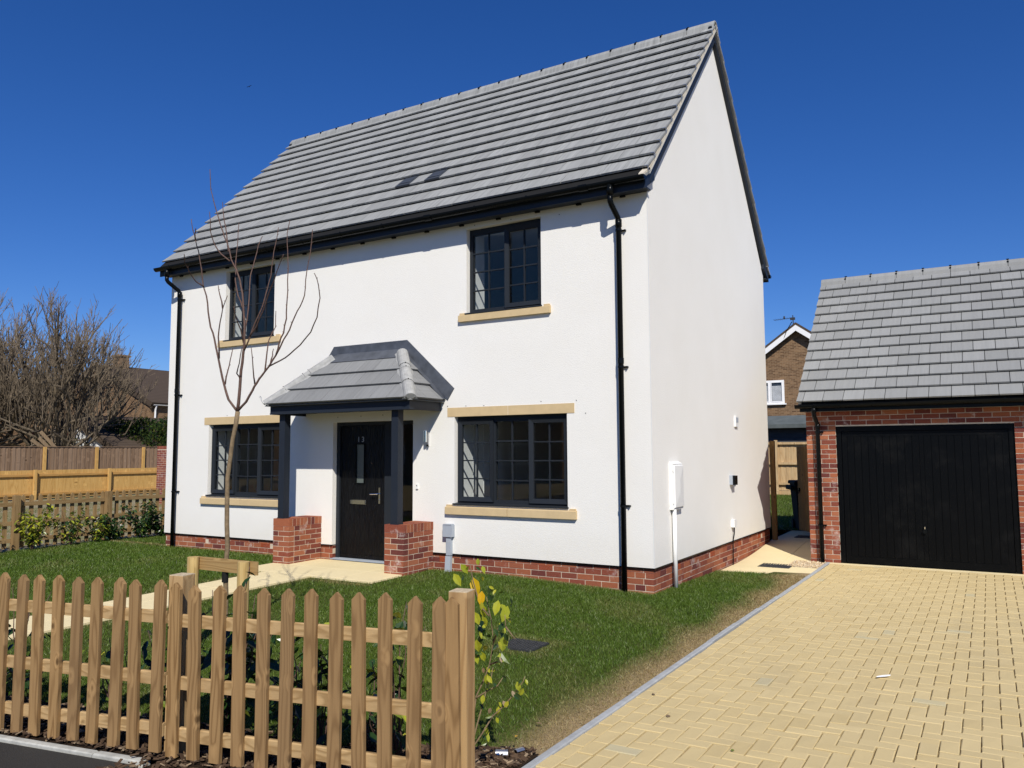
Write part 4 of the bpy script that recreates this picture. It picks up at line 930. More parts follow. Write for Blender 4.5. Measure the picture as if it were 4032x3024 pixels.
# ------------------------------------------------------------------ FRONT PICKET FENCE
fang = math.atan(.1848); fu = Vector((math.cos(fang), math.sin(fang), 0)); fn = Vector((math.sin(fang), -math.cos(fang), 0))   # fn points to the road
def picket_mesh(wd, th, h, mat, nm):
    p = [(-wd/2, 0), (wd/2, 0), (wd/2, h-wd*.5), (0, h), (-wd/2, h-wd*.5)]
    return MB().prism([(x, -th/2, z) for x, z in p], (0, th, 0)).mesh(nm, mat)
fence = thing('picket_fence', 'brown pointed picket fence along the road, nearest the camera', 'fence', (8.5, fence_y(8.5), -.3), 'pointed picket fences')
pmesh = [picket_mesh(.072+.002*random.random(), .024, .952+.004*i, 'fence', 'picket') for i in range(3)]
def fpos(u, off=0, z=0):   # u measured along the line as in x/cos
    x = (u-(-7.884)*math.sin(fang))*math.cos(fang) if False else u
    return None
def fp(x, off, z): return Vector((x, fence_y(x), 0))-fn*off+Vector((0, 0, z))
Rz = Matrix.Rotation(fang, 4, 'Z')
def u2x(u): return (u*math.hypot(1, .1848)-(-7.884)*.1848*0) if False else (u - (-7.884)*math.sin(fang))*math.cos(fang)
us = [6.150+.1545*k for k in range(9)]+[7.513+.1503*k for k in range(12)]+[9.245]
zt = [.662+.0026*k for k in range(9)]+[.670+.0019*k for k in range(12)]+[.687]
us = [q+random.gauss(0, .004) for q in us]
us = [6.150-.1545*k for k in range(14, 0, -1)]+us; zt = [.655]*14+zt
for i, (u, z) in enumerate(zip(us, zt)):
    x = u2x(u); o = put('picket', pmesh[i % 3], fence, Matrix.Translation(fp(x, 0, z-.955)) @ Rz @ Matrix.Rotation(random.gauss(0, .006), 4, 'Y') @ Matrix.Rotation(random.gauss(0, .006), 4, 'X'))
rails = [(u2x(us[0])-.1, u2x(7.43)), (u2x(7.445), 10.475)]
for (xa, xb) in rails:
    for zc in (.46, .115, -.165):
        a, b = fp(xa, .033, zc), fp(xb, .033, zc+.012)
        d = (b-a); q = MB(); q.prism([tuple(a+fn*.020+Vector((0, 0, -.036))), tuple(a-fn*.018+Vector((0, 0, -.036))), tuple(a-fn*.018+Vector((0, 0, .030))), tuple(a+fn*.012+Vector((0, 0, .036))), tuple(a+fn*.020+Vector((0, 0, .030)))], tuple(d)); q.build('rail', 'fence_rail', fence)
for x in (10.497, u2x(7.455), u2x(5.63)):
    c = fp(x, .105, 0); zt_ = .705 if x > 9 else .70
    MB().mbox(Matrix.Translation((c.x, c.y, (zt_-.5)/2)) @ Rz, (.10, .10, zt_+.5)).build('post', 'fence_post', fence)
    MB().mbox(Matrix.Translation((c.x, c.y, zt_+.002)) @ Rz, (.098, .098, .004)).build('post_top', 'endgrain', fence)

# ------------------------------------------------------------------ SIDE PICKET FENCE (left boundary)
sf = thing('picket_fence', 'lower picket fence left of the house with rails facing the lawn, behind shrubs', 'fence', (-1.93, -1, -.28), 'pointed picket fences')
pm = picket_mesh(.07, .02, .93, 'side_fence', 'picket'); y = -6.6
while y < 6.2: put('picket', pm, sf, T(-1.985, y, -.235+.004*math.sin(y*3)) @ Matrix.Rotation(math.pi/2, 4, 'Z') @ Matrix.Rotation(random.gauss(0, .01), 4, 'Y')); y += .148
for y in (-5.0, -3.29, -1.58, .13, 1.84, 3.55, 5.26):
    MB().box(-1.955, -1.855, y-.05, y+.05, -.5, .69).build('post', 'side_fence', sf)
    for z in (.50, .17, -.13): B('rail', 'side_rail', sf, -1.972, -1.935, y+.052, y+1.658, z, z+.07)

# ------------------------------------------------------------------ young tree, stake
tree = thing('sapling', 'slim bare sapling tied to a low timber frame on the front lawn', 'tree', (7.0, -4.42, -.3))
BR = {'trunk': [(6.99, .49), (7.0, .6), (6.99, .78), (6.99, .98), (6.99, 1.19), (7.02, 1.38), (7.04, 1.54), (7.07, 1.65), (7.09, 1.78)], 'L': [(7.09, 1.78), (6.97, 1.89), (6.91, 2.02), (6.86, 2.15), (6.81, 2.3), (6.76, 2.45), (6.7, 2.57), (6.66, 2.72), (6.63, 2.87), (6.58, 2.97), (6.55, 3.13), (6.5, 3.31), (6.45, 3.43), (6.41, 3.52), (6.38, 3.64)], 'La': [(6.59, 2.96), (6.48, 3.02), (6.38, 3.12), (6.3, 3.23), (6.29, 3.31)], 'Lb': [(6.83, 2.27), (6.81, 2.47), (6.83, 2.61), (6.86, 2.73), (6.92, 2.84)], 'Lc': [(6.86, 2.73), (6.82, 2.85), (6.79, 2.95)], 'Ld': [(6.92, 2.03), (6.95, 2.15), (6.98, 2.25), (7.01, 2.35)], 'Le': [(6.45, 3.43), (6.44, 3.49), (6.45, 3.54)], 'C': [(7.09, 1.78), (7.11, 1.93), (7.12, 2.07), (7.14, 2.21), (7.16, 2.37), (7.16, 2.53), (7.14, 2.67), (7.12, 2.84), (7.08, 2.97), (7.03, 3.07), (6.96, 3.17), (6.9, 3.33), (6.83, 3.46), (6.77, 3.59), (6.7, 3.75), (6.65, 3.88), (6.63, 4.08)], 'Ca': [(6.94, 3.16), (6.82, 3.24), (6.72, 3.35), (6.66, 3.48), (6.64, 3.67)], 'Cb': [(6.92, 3.25), (6.89, 3.4), (6.85, 3.55), (6.82, 3.73)], 'Cc': [(7.13, 2.7), (7.06, 2.83), (7.02, 2.97), (7.02, 3.14), (7.04, 3.31), (7.05, 3.5)], 'Cd': [(7.16, 2.35), (7.17, 2.53), (7.2, 2.69), (7.21, 2.83), (7.22, 3.0), (7.27, 3.13), (7.31, 3.25), (7.36, 3.33)], 'Ce': [(7.16, 2.32), (7.26, 2.5), (7.34, 2.63), (7.4, 2.74), (7.44, 2.85), (7.48, 2.96), (7.5, 3.1), (7.53, 3.24), (7.56, 3.38)], 'Cf': [(7.21, 2.42), (7.31, 2.52), (7.4, 2.67), (7.46, 2.81), (7.52, 2.91), (7.58, 3.04), (7.63, 3.13)], 'Cg': [(7.12, 2.07), (7.07, 2.12), (7.1, 2.21), (7.13, 2.35)], 'Ch': [(7.15, 2.39), (7.11, 2.51), (7.05, 2.61), (7.01, 2.73)], 'R': [(7.09, 1.78), (7.2, 1.86), (7.28, 1.96), (7.33, 2.02), (7.4, 2.09), (7.48, 2.16), (7.56, 2.25), (7.6, 2.36), (7.65, 2.44), (7.68, 2.56), (7.68, 2.67), (7.69, 2.8), (7.69, 2.99), (7.68, 3.15), (7.67, 3.31), (7.7, 3.42)], 'Ra': [(7.56, 2.25), (7.65, 2.38), (7.72, 2.46), (7.78, 2.57), (7.84, 2.65), (7.89, 2.74), (7.9, 2.87), (7.93, 3.02), (7.96, 3.18), (7.97, 3.3)], 'Rb': [(7.48, 2.16), (7.61, 2.2), (7.73, 2.25), (7.85, 2.32), (7.97, 2.42), (8.04, 2.54), (8.07, 2.7), (8.05, 2.81), (8.0, 2.92)], 'Rc': [(7.31, 2.01), (7.28, 2.15), (7.25, 2.34)], 'Rd': [(7.43, 2.12), (7.45, 2.28), (7.47, 2.39), (7.55, 2.5), (7.55, 2.64)], 'Re': [(7.5, 2.19), (7.52, 2.25), (7.53, 2.31)]}
tp = [(7.0, -.34), (7.0, -.14), (7.0, .04), (6.998, .157), (6.985, .3), (6.985, .40)]+BR['trunk']
MB().tube([(x, -4.42+.006*math.sin(z*4), z) for x, z in tp], [.027, .024, .023, .022, .022, .022, .021, .021, .021, .0205, .02, .0195, .0195, .02, .021], 10).build('trunk', 'bark_young', tree, smooth=True)
dy = {'L': -.22, 'La': -.35, 'Lb': -.1, 'Lc': 0, 'Ld': .1, 'Le': -.2, 'C': .05, 'Ca': -.15, 'Cb': .2, 'Cc': .25, 'Cd': .3, 'Ce': .15, 'Cf': -.2, 'Cg': -.15, 'Ch': -.2, 'R': .25, 'Ra': .1, 'Rb': -.25, 'Rc': -.1, 'Rd': .3, 'Re': .05}
par_of = {'La': 'L', 'Lb': 'L', 'Lc': 'Lb', 'Ld': 'L', 'Le': 'L', 'Ca': 'C', 'Cb': 'C', 'Cc': 'C', 'Cd': 'C', 'Ce': 'C', 'Cf': 'Ce', 'Cg': 'C', 'Ch': 'C', 'Ra': 'R', 'Rb': 'R', 'Rc': 'R', 'Rd': 'R', 'Re': 'R'}
pts3 = {}
for k in ['L', 'C', 'R']+[q for q in BR if q not in ('trunk', 'L', 'C', 'R')]:
    src = BR[k]; n = len(src)
    if k in par_of:
        pp = pts3[par_of[k]]; near = min(pp, key=lambda p: (p.x-src[0][0])**2+(p.z-src[0][1])**2); y0 = near.y
    else: y0 = -4.42
    pts3[k] = []
    for i, (x, z) in enumerate(src):
        p0 = Vector((x, -4.42, z)); yy_ = y0+dy[k]*(i/(n-1))**1.2; pts3[k].append(CAM+(p0-CAM)*((yy_-CAM.y)/(p0.y-CAM.y)))
    r0 = {'L': .0125, 'C': .015, 'R': .0125}.get(k, .0075); r1 = .0032
    pts3[k][0] = pts3[k][0].copy()
    dense = [pts3[k][0]]
    for p, q in zip(pts3[k], pts3[k][1:]):
        mpt = (p+q)/2+Vector((random.uniform(-.006, .006), 0, random.uniform(-.004, .004))); dense += [mpt, q]
    nn = len(dense); mb = MB().tube(dense, [lerp(r0, r1, (i/(nn-1))**.8) for i in range(nn)], 6)
    for p, q in zip(dense, dense[1:]):
        if random.random() < .7:
            dr_ = Vector((random.uniform(-1, 1), random.uniform(-1, 1), .8)).normalized(); mb.tube([p, p+dr_*.017], [.0036, .001], 4)
    mb.build('branch', 'twig', tree, smooth=True)
stk = thing('tree_stake', 'low timber tie frame of two posts and a crossbar round the sapling', 'tree stake', (7.0, -4.5, -.3))
for cx in (6.652, 7.308): MB().tube([(cx, -4.5, -.45), (cx, -4.5, .487)], .050, 14).build('post', 'stake', stk, smooth=False)
B('crossbar', 'stake_bar', stk, 6.615, 7.44, -4.449, -4.405-.0, .375, .487) if False else B('crossbar', 'stake_bar', stk, 6.60, 7.42, -4.470+.022, -4.446+.01, .372, .485)
MB().tube([(6.985, -4.42, .28), (6.985, -4.42, .375)], .028, 12).build('tree_tie', 'rubber', stk)

# ------------------------------------------------------------------ planting
def leaf_mesh(nm, mat, L=1.0, wd=.5):
    pts = [(0, 0, 0), (.28, wd*.42, .05), (.62, wd*.40, .03), (1, 0, -.10), (.62, -wd*.40, .03), (.28, -wd*.42, .05), (.28, 0, -.02), (.62, 0, -.04)]
    me = MB().add([tuple(c*L for c in p) for p in pts], [(0, 6, 1), (1, 6, 7, 2), (2, 7, 3), (0, 5, 6), (6, 5, 4, 7), (7, 4, 3)]).mesh(nm, mat); return me
LM = {k: leaf_mesh('leaf', k) for k in ('leaf_yellow', 'leaf_gold', 'leaf_dark', 'leaf_dry', 'leaf_mid')}
def rot_leaf(p, size, face=None, droop=.5):
    a = random.uniform(0, 6.283); d = Vector((math.cos(a), math.sin(a), -droop*random.uniform(.2, 1.4))).normalized()
    nrm = (Vector(face)+Vector((random.gauss(0, .45), random.gauss(0, .45), random.gauss(0, .35)))) if face else Vector((random.gauss(0, .5), random.gauss(0, .5), 1))
    nrm = (nrm-d*nrm.dot(d)).normalized(); y = nrm.cross(d)
    return Matrix(((d.x*size, y.x*size, nrm.x*size, p[0]), (d.y*size, y.y*size, nrm.y*size, p[1]), (d.z*size, y.z*size, nrm.z*size, p[2]), (0, 0, 0, 1)))
lau = thing('laurel_shrub', 'straggly laurel with yellow-green leaves beside the end fence post', 'shrub', (10.45, -5.62, -.3), 'young laurel shrubs')
ST = [[(10.39, -.31), (10.406, -.148), (10.43, -.015), (10.45, .085), (10.462, .151), (10.486, .213), (10.494, .266)], [(10.385, -.31), (10.395, -.1), (10.402, .11), (10.439, .193), (10.471, .276), (10.499, .396), (10.499, .513), (10.491, .591), (10.487, .643)], [(10.39, -.31), (10.418, -.133), (10.47, -.053), (10.517, .031), (10.575, .085), (10.637, .158), (10.682, .221), (10.69, .247)], [(10.402, .10), (10.419, .113), (10.47, .146), (10.529, .18), (10.557, .223)], [(10.487, .538), (10.443, .586), (10.427, .651), (10.415, .723), (10.411, .776), (10.407, .809)], [(10.499, .396), (10.538, .478), (10.585, .49), (10.589, .555)], [(10.475, .28), (10.537, .304), (10.565, .317)], [(10.585, .49), (10.615, .454), (10.638, .431)]]
for s_ in ST: MB().tube([(x, -5.62+.05*math.sin(z*5), z) for x, z in s_], [lerp(.0055, .002, i/(len(s_)-1)) for i in range(len(s_))], 6).build('stem', 'bark_young', lau, smooth=True)
LV = [(10.418, .817, .028, 1), (10.346, .778, .047, 1), (10.358, .732, .054, 1), (10.442, .775, .031, 1), (10.407, .683, .075, 2), (10.362, .658, .034, 1), (10.453, .63, .056, 2), (10.511, .609, .034, 1), (10.57, .598, .056, 1), (10.592, .613, .025, 0), (10.447, .554, .053, 1), (10.483, .544, .053, 1), (10.554, .545, .065, 1), (10.527, .565, .031, 1), (10.467, .51, .047, 1), (10.419, .525, .037, 0), (10.53, .458, .056, 1), (10.484, .404, .053, 1), (10.526, .383, .037, 1), (10.583, .406, .065, 1), (10.611, .415, .04, 1), (10.427, .44, .04, 0), (10.443, .37, .034, 0), (10.553, .318, .05, 1), (10.419, .308, .043, 1), (10.443, .324, .04, 1), (10.531, .647, .031, 0), (10.468, .671, .031, 0), (10.495, .67, .031, 0), (10.615, .448, .034, 0), (10.589, .522, .031, 1), (10.465, .249, .023, 1), (10.489, .216, .043, 1), (10.525, .228, .034, 1), (10.553, .209, .034, 0), (10.48, .119, .034, 1), (10.426, .088, .037, 1), (10.667, .199, .04, 1), (10.674, .166, .04, 1), (10.621, .129, .023, 1), (10.649, .131, .031, 1), (10.637, .158, .025, 3), (10.594, .104, .028, 3), (10.694, .216, .022, 1), (10.535, .052, .034, 1), (10.49, .049, .028, 3), (10.575, .031, .025, 1), (10.458, -.055, .031, 1), (10.438, -.091, .028, 1), (10.452, -.107, .031, 1), (10.415, .38, .037, 1), (10.431, .414, .043, 0), (10.502, .344, .028, 0), (10.592, .336, .023, 3), (10.494, .272, .023, 3), (10.415, .472, .034, 1), (10.459, .47, .034, 0), (10.483, .453, .028, 1)]
tocam = (CAM-Vector((10.5, -5.6, .4))).normalized()
for x, z, L, k in LV:
    a = random.uniform(-.6, .6)-1.5; d = (rt*math.cos(a)+Vector((0, 0, 1))*math.sin(a)+fw*random.uniform(-.5, .3)).normalized(); nrm = (tocam*.7+Vector((.3, -.3, .6))+Vector((random.gauss(0, .35), random.gauss(0, .35), random.gauss(0, .3)))); nrm = (nrm-d*nrm.dot(d)).normalized(); y = nrm.cross(d)*1.15; L *= 1.45
    p = Vector((x, -5.62+random.uniform(-.09, .09), z))-d*L*.5
    if k in (0, 1): put('leaf', LM[random.choice(('leaf_dark', 'leaf_yellow', 'leaf_mid'))], lau, rot_leaf((x+random.gauss(0, .025), -5.60+random.gauss(0, .04), z+random.gauss(0, .03)), L*.8, (.3, -.5, .6), .8))
    put('leaf', LM[('leaf_dark', 'leaf_yellow', 'leaf_gold', 'leaf_dry')[k]], lau, Matrix(((d.x*L, y.x*L, nrm.x*L, p.x), (d.y*L, y.y*L, nrm.y*L, p.y), (d.z*L, y.z*L, nrm.z*L, p.z), (0, 0, 0, 1))))
def shrub(base, h, spread, nst, nleaf, size, mats, label, parts=True, lean=0.0, rs=1):
    random.seed(rs); t = thing('laurel_shrub', label, 'shrub', base, 'young laurel shrubs'); b = Vector(base); tips = []; mbs = MB()
    for i in range(nst):
        a = random.uniform(0, 6.283); hh = h*random.uniform(.6, 1); sp = spread*random.uniform(.3, 1)
        pts = [b+Vector((math.cos(a)*sp*t_**1.3+lean*t_, math.sin(a)*sp*t_**1.3, hh*t_))+Vector((random.gauss(0, .012), random.gauss(0, .012), 0))*(t_ > 0) for t_ in (0, .2, .4, .6, .8, 1)]
        mbs.tube(pts, [.006, .0055, .005, .004, .003, .002], 5); tips.append(pts)
    mbs.build('stems', 'twig', t, smooth=True)
    joined = {}
    for i in range(nleaf):
        pts = random.choice(tips); t_ = random.uniform(.15, 1)**.8; f = t_*5; k = min(4, int(f)); p = pts[k].lerp(pts[k+1], f-k)+Vector((random.gauss(0, .035), random.gauss(0, .035), random.gauss(0, .02)))
        mt = random.choices([m_[0] for m_ in mats], [m_[1] for m_ in mats])[0]; m = rot_leaf(p, size*random.uniform(.6, 1.15), None, .6)
        if parts: put('leaf', LM[mt], t, m)
        else:
            j = joined.setdefault(mt, MB()); me = LM[mt]; j.add([m @ v.co for v in me.vertices], [tuple(f_.vertices) for f_ in me.polygons])
    for mt, j in joined.items(): j.build('leaves', mt, t, rnd=True, kind='stuff')
    return t
DK = [('leaf_dark', 7), ('leaf_mid', 2), ('leaf_yellow', 1)]
shrub((7.05, fence_y(7.05)+.42, -.3), .78, .24, 7, 50, .10, DK, 'sparse dark laurel behind the leftmost pickets of the front fence', rs=2)
shrub((7.85, fence_y(7.85)+.42, -.3), .55, .22, 6, 30, .08, [('leaf_yellow', 4), ('leaf_mid', 4), ('leaf_dark', 3)], 'small yellow-green laurel behind the front fence left of its middle post', rs=3)
shrub((8.78, fence_y(8.78)+.40, -.3), 1.0, .36, 11, 160, .115, [('leaf_dark', 9), ('leaf_mid', 1)], 'bushiest dark laurel behind the front fence, in front of the sapling', rs=4)
shrub((9.42, fence_y(9.42)+.40, -.3), .70, .24, 7, 64, .098, DK, 'dark laurel behind the front fence, second from the end post', rs=5)
shrub((9.95, fence_y(9.95)+.36, -.3), .88, .18, 6, 52, .098, [('leaf_dark', 4), ('leaf_mid', 3), ('leaf_yellow', 3)], 'tall thin laurel behind the last pickets of the front fence', rs=6)
shrub((6.55, fence_y(6.55)+.45, -.3), .66, .26, 7, 60, .10, DK, 'dark laurel at the left end of the front fence beside the path', rs=7)
shrub((8.28, fence_y(8.28)+.46, -.3), .62, .28, 8, 90, .10, [('leaf_dark', 9), ('leaf_mid', 1)], 'low dark laurel behind the middle post of the front fence', rs=8)
shrub((9.12, fence_y(9.12)+.50, -.3), .60, .30, 8, 95, .10, [('leaf_dark', 9), ('leaf_mid', 1), ('leaf_yellow', .5)], 'low dark laurel right of the bushiest one behind the front fence', rs=9)
shrub((9.70, fence_y(9.70)+.48, -.3), .50, .26, 7, 60, .09, [('leaf_dark', 7), ('leaf_mid', 2), ('leaf_yellow', 1)], 'short laurel between the last two shrubs behind the front fence', rs=10)
SB = [(-1.62, -2.15, .62, .12, 150, 'yellow-leaved laurel left of the first side fence post in view', 'y'), (-1.6, -1.45, .75, .22, 200, 'bright yellow laurel in front of the first side fence post in view', 'y'), (-1.62, -.75, .66, .22, 130, 'sparse yellow-green laurel against the near bay of the side fence', 'm'), (-1.6, -.28, .50, .24, 150, 'low yellow-green laurel in the middle of the side fence bay', 'm'), (-1.6, .12, .45, .25, 170, 'low dark laurel left of the second side fence post', 'd'), (-1.58, .62, .66, .27, 300, 'tall dark laurel beside the second side fence post', 'd'), (-1.6, 1.12, .42, .26, 200, 'low dark laurel between the second fence post and the house', 'd'), (-1.58, 1.62, .60, .22, 220, 'dark laurel nearest the house corner', 'd')]
for i, (x, y, h, sp, nl, lb, k) in enumerate(SB): shrub((x, y, -.28), h*1.18, sp*1.55, 11, int(nl*2.3), .092, {'y': [('leaf_yellow', 6), ('leaf_mid', 3), ('leaf_dark', 1)], 'm': [('leaf_mid', 5), ('leaf_yellow', 3), ('leaf_dark', 5)], 'd': [('leaf_dark', 9), ('leaf_mid', 1)]}[k], lb, False, 0, 20+i)
random.seed(99)

# ------------------------------------------------------------------ grass blades
def grass(name, label, n, xf, zf, keep, dryf, hmean=.034, seed=1, wid=.0042):
    r = np.random.RandomState(seed); P = xf(r, n); k = keep(P[:, 0], P[:, 1]); P = P[k]; n = len(P)
    z = np.array([zf(a, b) for a, b in P]) if n < 2000 else zf(P[:, 0], P[:, 1])
    dist = np.hypot(P[:, 0]-CAM.x, P[:, 1]-CAM.y); wd = wid*np.clip(dist/6, .75, 3)*r.uniform(.7, 1.3, n); h = hmean*r.uniform(.55, 1.5, n)*np.clip(dist/9, .95, 1.5)
    a = r.uniform(0, 2*np.pi, n); l = r.uniform(0, 2*np.pi, n); ln = h*np.abs(r.normal(0, .9, n)); dry = dryf(P[:, 0], P[:, 1], r); h = h*(1-.45*dry); 
    bx, by = np.cos(a)*wd/2, np.sin(a)*wd/2; v = np.empty((n, 3, 3))
    v[:, 0] = np.stack([P[:, 0]-bx, P[:, 1]-by, z-.014], 1); v[:, 1] = np.stack([P[:, 0]+bx, P[:, 1]+by, z-.014], 1); v[:, 2] = np.stack([P[:, 0]+np.cos(l)*ln, P[:, 1]+np.sin(l)*ln, z-.012+h], 1)
    me = bpy.data.meshes.new(name); me.vertices.add(3*n); me.vertices.foreach_set('co', v.ravel()); me.loops.add(3*n); me.loops.foreach_set('vertex_index', np.arange(3*n, dtype=np.int32)); me.polygons.add(n); me.polygons.foreach_set('loop_start', np.arange(0, 3*n, 3, dtype=np.int32)); me.update()
    at = me.attributes.new('rnd', 'FLOAT', 'FACE'); at.data.foreach_set('value', r.rand(n)); at = me.attributes.new('dry', 'FLOAT', 'FACE'); at.data.foreach_set('value', dry)
    me.materials.append(M['grass']); o = bpy.data.objects.new(name, me); col.objects.link(o); o['kind'] = 'stuff'; o['label'] = label; o['category'] = 'grass'
def lz(x, y):
    a = -.225-.07*np.clip((x-7.4)/1.8, 0, 1); z = np.where(y < 0, a+(-.30-a)*np.clip(-y/4.5, 0, 1), a-.028*y); t = np.clip((x-9.2)/1.3, 0, 1)
    return np.where(x > 9.0, z+(drive_z(y)+.004-z)*t, z)
def keep_front(x, y):
    on_path = ((x > 4.04) & (x < 4.92) & (y < -1.2)) | ((x > 3.5) & (x < 5.99) & (y > -1.31)); cov = (np.abs(x-9.17) < .20) & (np.abs(y+2.98) < .19)
    return (y > fence_y(x)+.48+.27*np.clip((x-9.6)/.8, 0, 1)+.05*np.sin(x*9)) & (y < np.where(x > W-.02, 2.62, np.where(x < .0, 4, 0))) & ~on_path & ~cov & (x < KX-.01)
def wob(x, y, s): return np.sin(x*s+1.3)*np.sin(y*s*1.3+.7)+.5*np.sin(x*s*2.7+y*s*2.1)
def dry_front(x, y, r):
    d = np.clip((x-(10.14+.12*wob(x, y, 2.3)))/.30, 0, 1)*.95
    d = np.maximum(d, np.clip((y-1.75-.2*wob(x, y, 4))/.4, 0, 1)*np.clip((x-9.95)/.3, 0, 1)); d = np.maximum(d, .75*np.clip(1-np.abs(y)/.14, 0, 1)*(x < W))
    pth = np.minimum(np.abs(x-4.0), np.abs(x-4.95)); d = np.maximum(d, .5*np.clip(1-pth/.16, 0, 1)*(y < -1.2)); d = np.maximum(d, .6*np.clip(1-np.abs(y+1.42)/.14, 0, 1)*(x > 3.4)*(x < 6.05))
    cov = np.maximum(np.abs(x-9.17)/.33, np.abs(y+2.98)/.30); d = np.maximum(d, .55*np.clip(1.25-cov, 0, 1)); d = d+.10*np.clip(wob(x, y, 1.7)-.3, 0, 1)+.10*np.clip(wob(x+3, y+1, 4.1)-.6, 0, 1)
    return np.clip(d+r.normal(0, .16, len(x))*(d > .04), 0, 1)
def pts_near(r, n):
    a = np.stack([r.uniform(6.5, KX, n), r.uniform(-6.4, 2.65, n)], 1); return a
def pts_far(r, n): return np.stack([r.uniform(-1.75, 6.5, n), r.uniform(-7.3, 4, n)], 1)
grass('grass', 'short green lawn grass on the right of the front garden, dry along the drive', 330000, pts_near, lz, keep_front, dry_front, .023, 1, .0048)
grass('grass', 'short green lawn grass on the left of the front garden round the path', 300000, pts_far, lz, keep_front, dry_front, .023, 2, .0048)
grass('grass', 'strip of rear lawn seen through the open gate', 45000, lambda r, n: np.stack([r.uniform(4.5, 10.5, n), r.uniform(8.0, 21.2, n)], 1), lambda x, y: -.215+0*x, lambda x, y: x > -99, lambda x, y, r: 0*x+.03, .035, 3, .006)
grass('grass', 'rough tufts of grass on the plot beyond the side fence', 9000, lambda r, n: np.stack([r.uniform(-19, -2.1, n), r.uniform(-5, 14, n)], 1), lambda x, y: -.28+0*x, lambda x, y: wob(x, y, 1.1)+.5*wob(x, y, 3) > .1, lambda x, y, r: np.clip(r.normal(.35, .2, len(x)), 0, 1), .06, 4, .007)

# ------------------------------------------------------------------ covers, litter
def cover(name, cx, cy, wx, wy, zf, label):
    t = thing(name, label, 'drain cover', (cx, cy, zf(cy)), 'drain covers'); z = zf(cy)
    MB().box(cx-wx/2, cx+wx/2, cy-wy/2, cy+wy/2, z-.06, z+.004).build('frame', 'iron', t); mb = MB(); n = 11
    for i in range(n):
        for j in range(n):
            x, y = cx-wx/2+wx*(i+.5)/n, cy-wy/2+wy*(j+.5)/n
            if (i+j) % 2: mb.box(x-wx/n*.42, x+wx/n*.42, y-wy/n*.2, y+wy/n*.2, z+.004, z+.010)
            else: mb.box(x-wx/n*.2, x+wx/n*.2, y-wy/n*.42, y+wy/n*.42, z+.004, z+.010)
    mb.build('tread', 'iron', t); return t
cover('drain_cover', 9.17, -2.98, .36, .34, lambda y: lawn_z(9.17, y)-.004, 'dark square drain cover sunk in the lawn')
cover('drain_cover', 9.90, 3.60, .47, .43, lambda y: slab_z(y)-.001, 'dark drain cover set in the sunny side paving')
cover('drain_cover', 9.78, 6.75, .40, .40, lambda y: slab_z(y)+.002, 'dark drain cover in shade at the foot of the gate')
def halfpipe(x, y, r_, L, rz, rx, lb):
    m = T(x, y, -.285) @ Matrix.Rotation(rz, 4, 'Z') @ Matrix.Rotation(rx, 4, 'X'); n = 10; v = []; 
    for rr in (r_, r_-.003):
        for e in (-L/2, L/2): v += [m @ Vector((e, rr*math.cos(t), rr*math.sin(t))) for t in np.linspace(0, math.pi*.95, n)]
    f = []
    for i in range(n-1): f += [(i, i+1, n+i+1, n+i), (2*n+i+1, 2*n+i, 3*n+i, 3*n+i+1), (i, 2*n+i, 2*n+i+1, i+1), (n+i, n+i+1, 3*n+i+1, 3*n+i)]
    tag(MB().add(v, f).build('metal_clip', 'steel'), lb, 'metal clip', 'bent metal clips on the bark')
halfpipe(10.38, -5.30, .024, .07, .5, .3, 'bent silver metal clip on the bark, nearer the fence post'); halfpipe(10.455, -5.235, .026, .055, 1.2, -.5, 'bent silver metal clip on the bark, nearer the drive')
def flat_leaf(nm, mt, x, y, z, s_, lb, cat, grp): o = put(nm, LM[mt], None, rot_leaf((x, y, z), s_, (0, 0, 1), .0)); tag(o, lb, cat, grp)
flat_leaf('fallen_leaf', 'leaf_dry', 10.29, -4.75, -.285, .05, 'pale dead leaf on the lawn nearest the dry strip', 'leaf', 'fallen leaves'); flat_leaf('fallen_leaf', 'leaf_gold', 10.308, -5.03, -.285, .04, 'small golden leaf on the lawn above the metal clips', 'leaf', 'fallen leaves')
flat_leaf('fallen_leaf', 'leaf_dry', 10.70, -3.78, drive_z(-3.8)+.008, .05, 'curled dead leaf on the edge of the drive', 'leaf', 'fallen leaves'); flat_leaf('fallen_leaf', 'leaf_dry', 10.95, -4.19, drive_z(-4.2)+.008, .06, 'dark dead leaf lying on the paving', 'leaf', 'fallen leaves'); flat_leaf('fallen_leaf', 'leaf_mid', 11.47, -4.57, drive_z(-4.5)+.008, .04, 'small green leaf standing in a paving joint', 'leaf', 'fallen leaves')
fm = MB(); 
for i in range(6): t0 = i/6; fm.quad((t0*.11, -.014*math.sin(math.pi*(t0*.9+.05)), .004+.01*t0), ((t0+1/6)*.11, -.014*math.sin(math.pi*((t0+1/6)*.9+.05)), .004+.01*(t0+1/6)), ((t0+1/6)*.11, .014*math.sin(math.pi*((t0+1/6)*.9+.05)), .008+.01*(t0+1/6)), (t0*.11, .014*math.sin(math.pi*(t0*.9+.05)), .008+.01*t0))
fo = put('feather', fm.mesh('feather', 'feather'), None, T(12.0, -2.5, drive_z(-2.5)+.006) @ Matrix.Rotation(.6, 4, 'Z')); tag(fo, 'small white feather lying on the driveway', 'feather')

